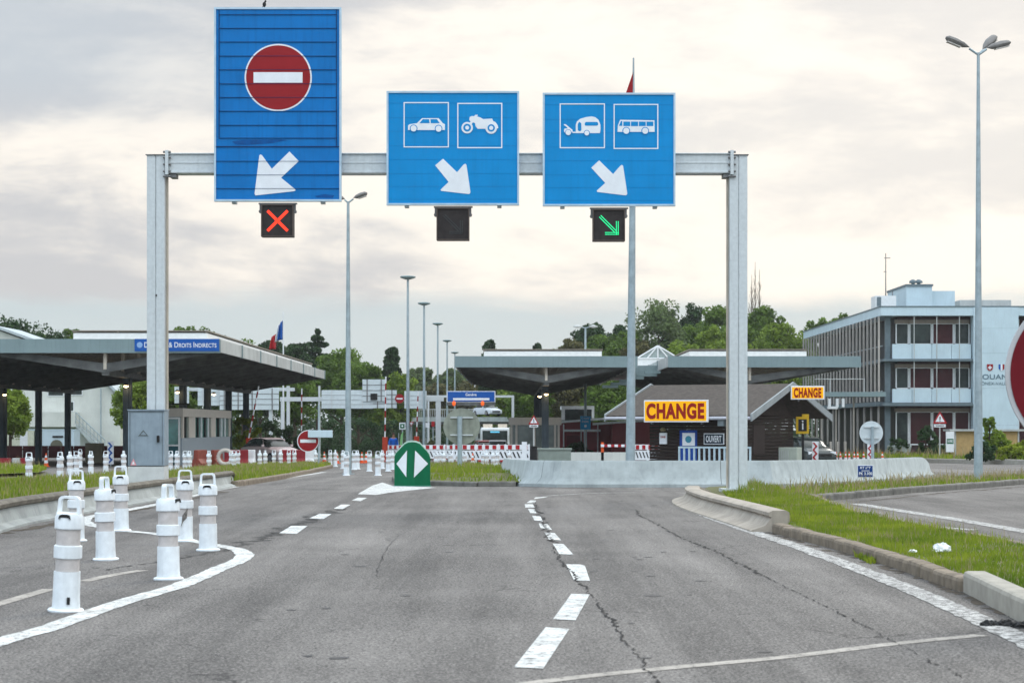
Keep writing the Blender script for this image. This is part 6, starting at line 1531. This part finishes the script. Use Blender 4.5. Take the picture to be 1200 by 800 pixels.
P = [(0, 0, .93), (0, 0, 1.1), (0, 0.01, 1.3), (0, 0, 1.44), (0, -.02, 1.52), (0, -.03, 1.60), (0, -.03, 1.70),       # 0-6 pelvis..head
     (.17, 0, 1.40), (.25, .02, 1.15), (.24, -.10, .92), (.235, -.13, .86),   # 7-10 right arm
     (-.17, 0, 1.40), (-.27, .0, 1.16), (-.25, -.16, .98), (-.24, -.21, .93),  # 11-14
     (.10, 0, .86), (.12, -.02, .48), (.13, .03, .08), (.13, -.12, .04),      # 15-18 leg
     (-.10, 0, .86), (-.14, -.04, .48), (-.16, .0, .08), (-.17, -.15, .04)]
E = [(0, 1), (1, 2), (2, 3), (3, 4), (4, 5), (5, 6), (3, 7), (7, 8), (8, 9), (9, 10), (3, 11), (11, 12), (12, 13), (13, 14), (0, 15), (15, 16), (16, 17), (17, 18), (0, 19), (19, 20), (20, 21), (21, 22)]
Rd_ = [.14, .13, .15, .10, .055, .075, .085, .065, .05, .036, .03, .065, .05, .036, .03, .09, .06, .045, .04, .09, .06, .045, .04]
for base in (10, 14):
    bp0 = Vector(P[base])
    for j in range(4):
        i0 = len(P); off = (-.025 + j * .018)
        P += [tuple(bp0 + Vector((off * .5, -.02, -.05))), tuple(bp0 + Vector((off, -.03, -.085 - .008 * (j in (1, 2))))), tuple(bp0 + Vector((off, -.015, -.12)))]; Rd_ += [.012, .0095, .008]; E += [(base, i0), (i0, i0 + 1), (i0 + 1, i0 + 2)]
    i0 = len(P); P += [tuple(bp0 + Vector((.01, -.045, -.03))), tuple(bp0 + Vector((.012, -.06, -.06)))]; Rd_ += [.011, .009]; E += [(base, i0), (i0, i0 + 1)]
M_SKIN = mat('skin', (.28, .15, .10), .55, var=.06)
skin('body', P, E, Rd_, M_SKIN, ro)
J = P[:4] + P[7:10] + P[11:14]; JE = [(0, 1), (1, 2), (2, 3), (3, 4), (4, 5), (5, 6), (3, 7), (7, 8), (8, 9)]
skin('jacket', J, JE, [.17, .165, .18, .12, .09, .075, .058, .09, .075, .058], mat('jacket_blue', (.01, .10, .45), .7, var=.15, scale=6), ro)
T = [P[0], P[15], P[16], (.13, .03, .12), P[19], P[20], (-.16, .0, .12)]; TE = [(0, 1), (1, 2), (2, 3), (0, 4), (4, 5), (5, 6)]
skin('trousers', T, TE, [.155, .105, .08, .07, .105, .08, .07], mat('trousers_dark', (.02, .025, .04), .8), ro)
for s, q in ((1, P[17]), (-1, P[21])): MB().box((q[0], q[1] - .06, .045), (.10, .28, .09)).build('shoe', M_BLACK, ro, bevel=.03)
bm = bmesh.new(); bmesh.ops.create_uvsphere(bm, u_segments=16, v_segments=12, radius=1)
for v_ in bm.verts: v_.co = Vector((v_.co.x * .092, v_.co.y * .105 + .012, max(v_.co.z, -.25) * .11))
me = bpy.data.meshes.new('hair'); bm.to_mesh(me); bm.free(); me.materials.append(mat('hair_brown', (.05, .03, .02), .8)); o = bpy.data.objects.new('hair', me); COL.objects.link(o); o.parent = ro; o.location = (0, -.01, 1.71)
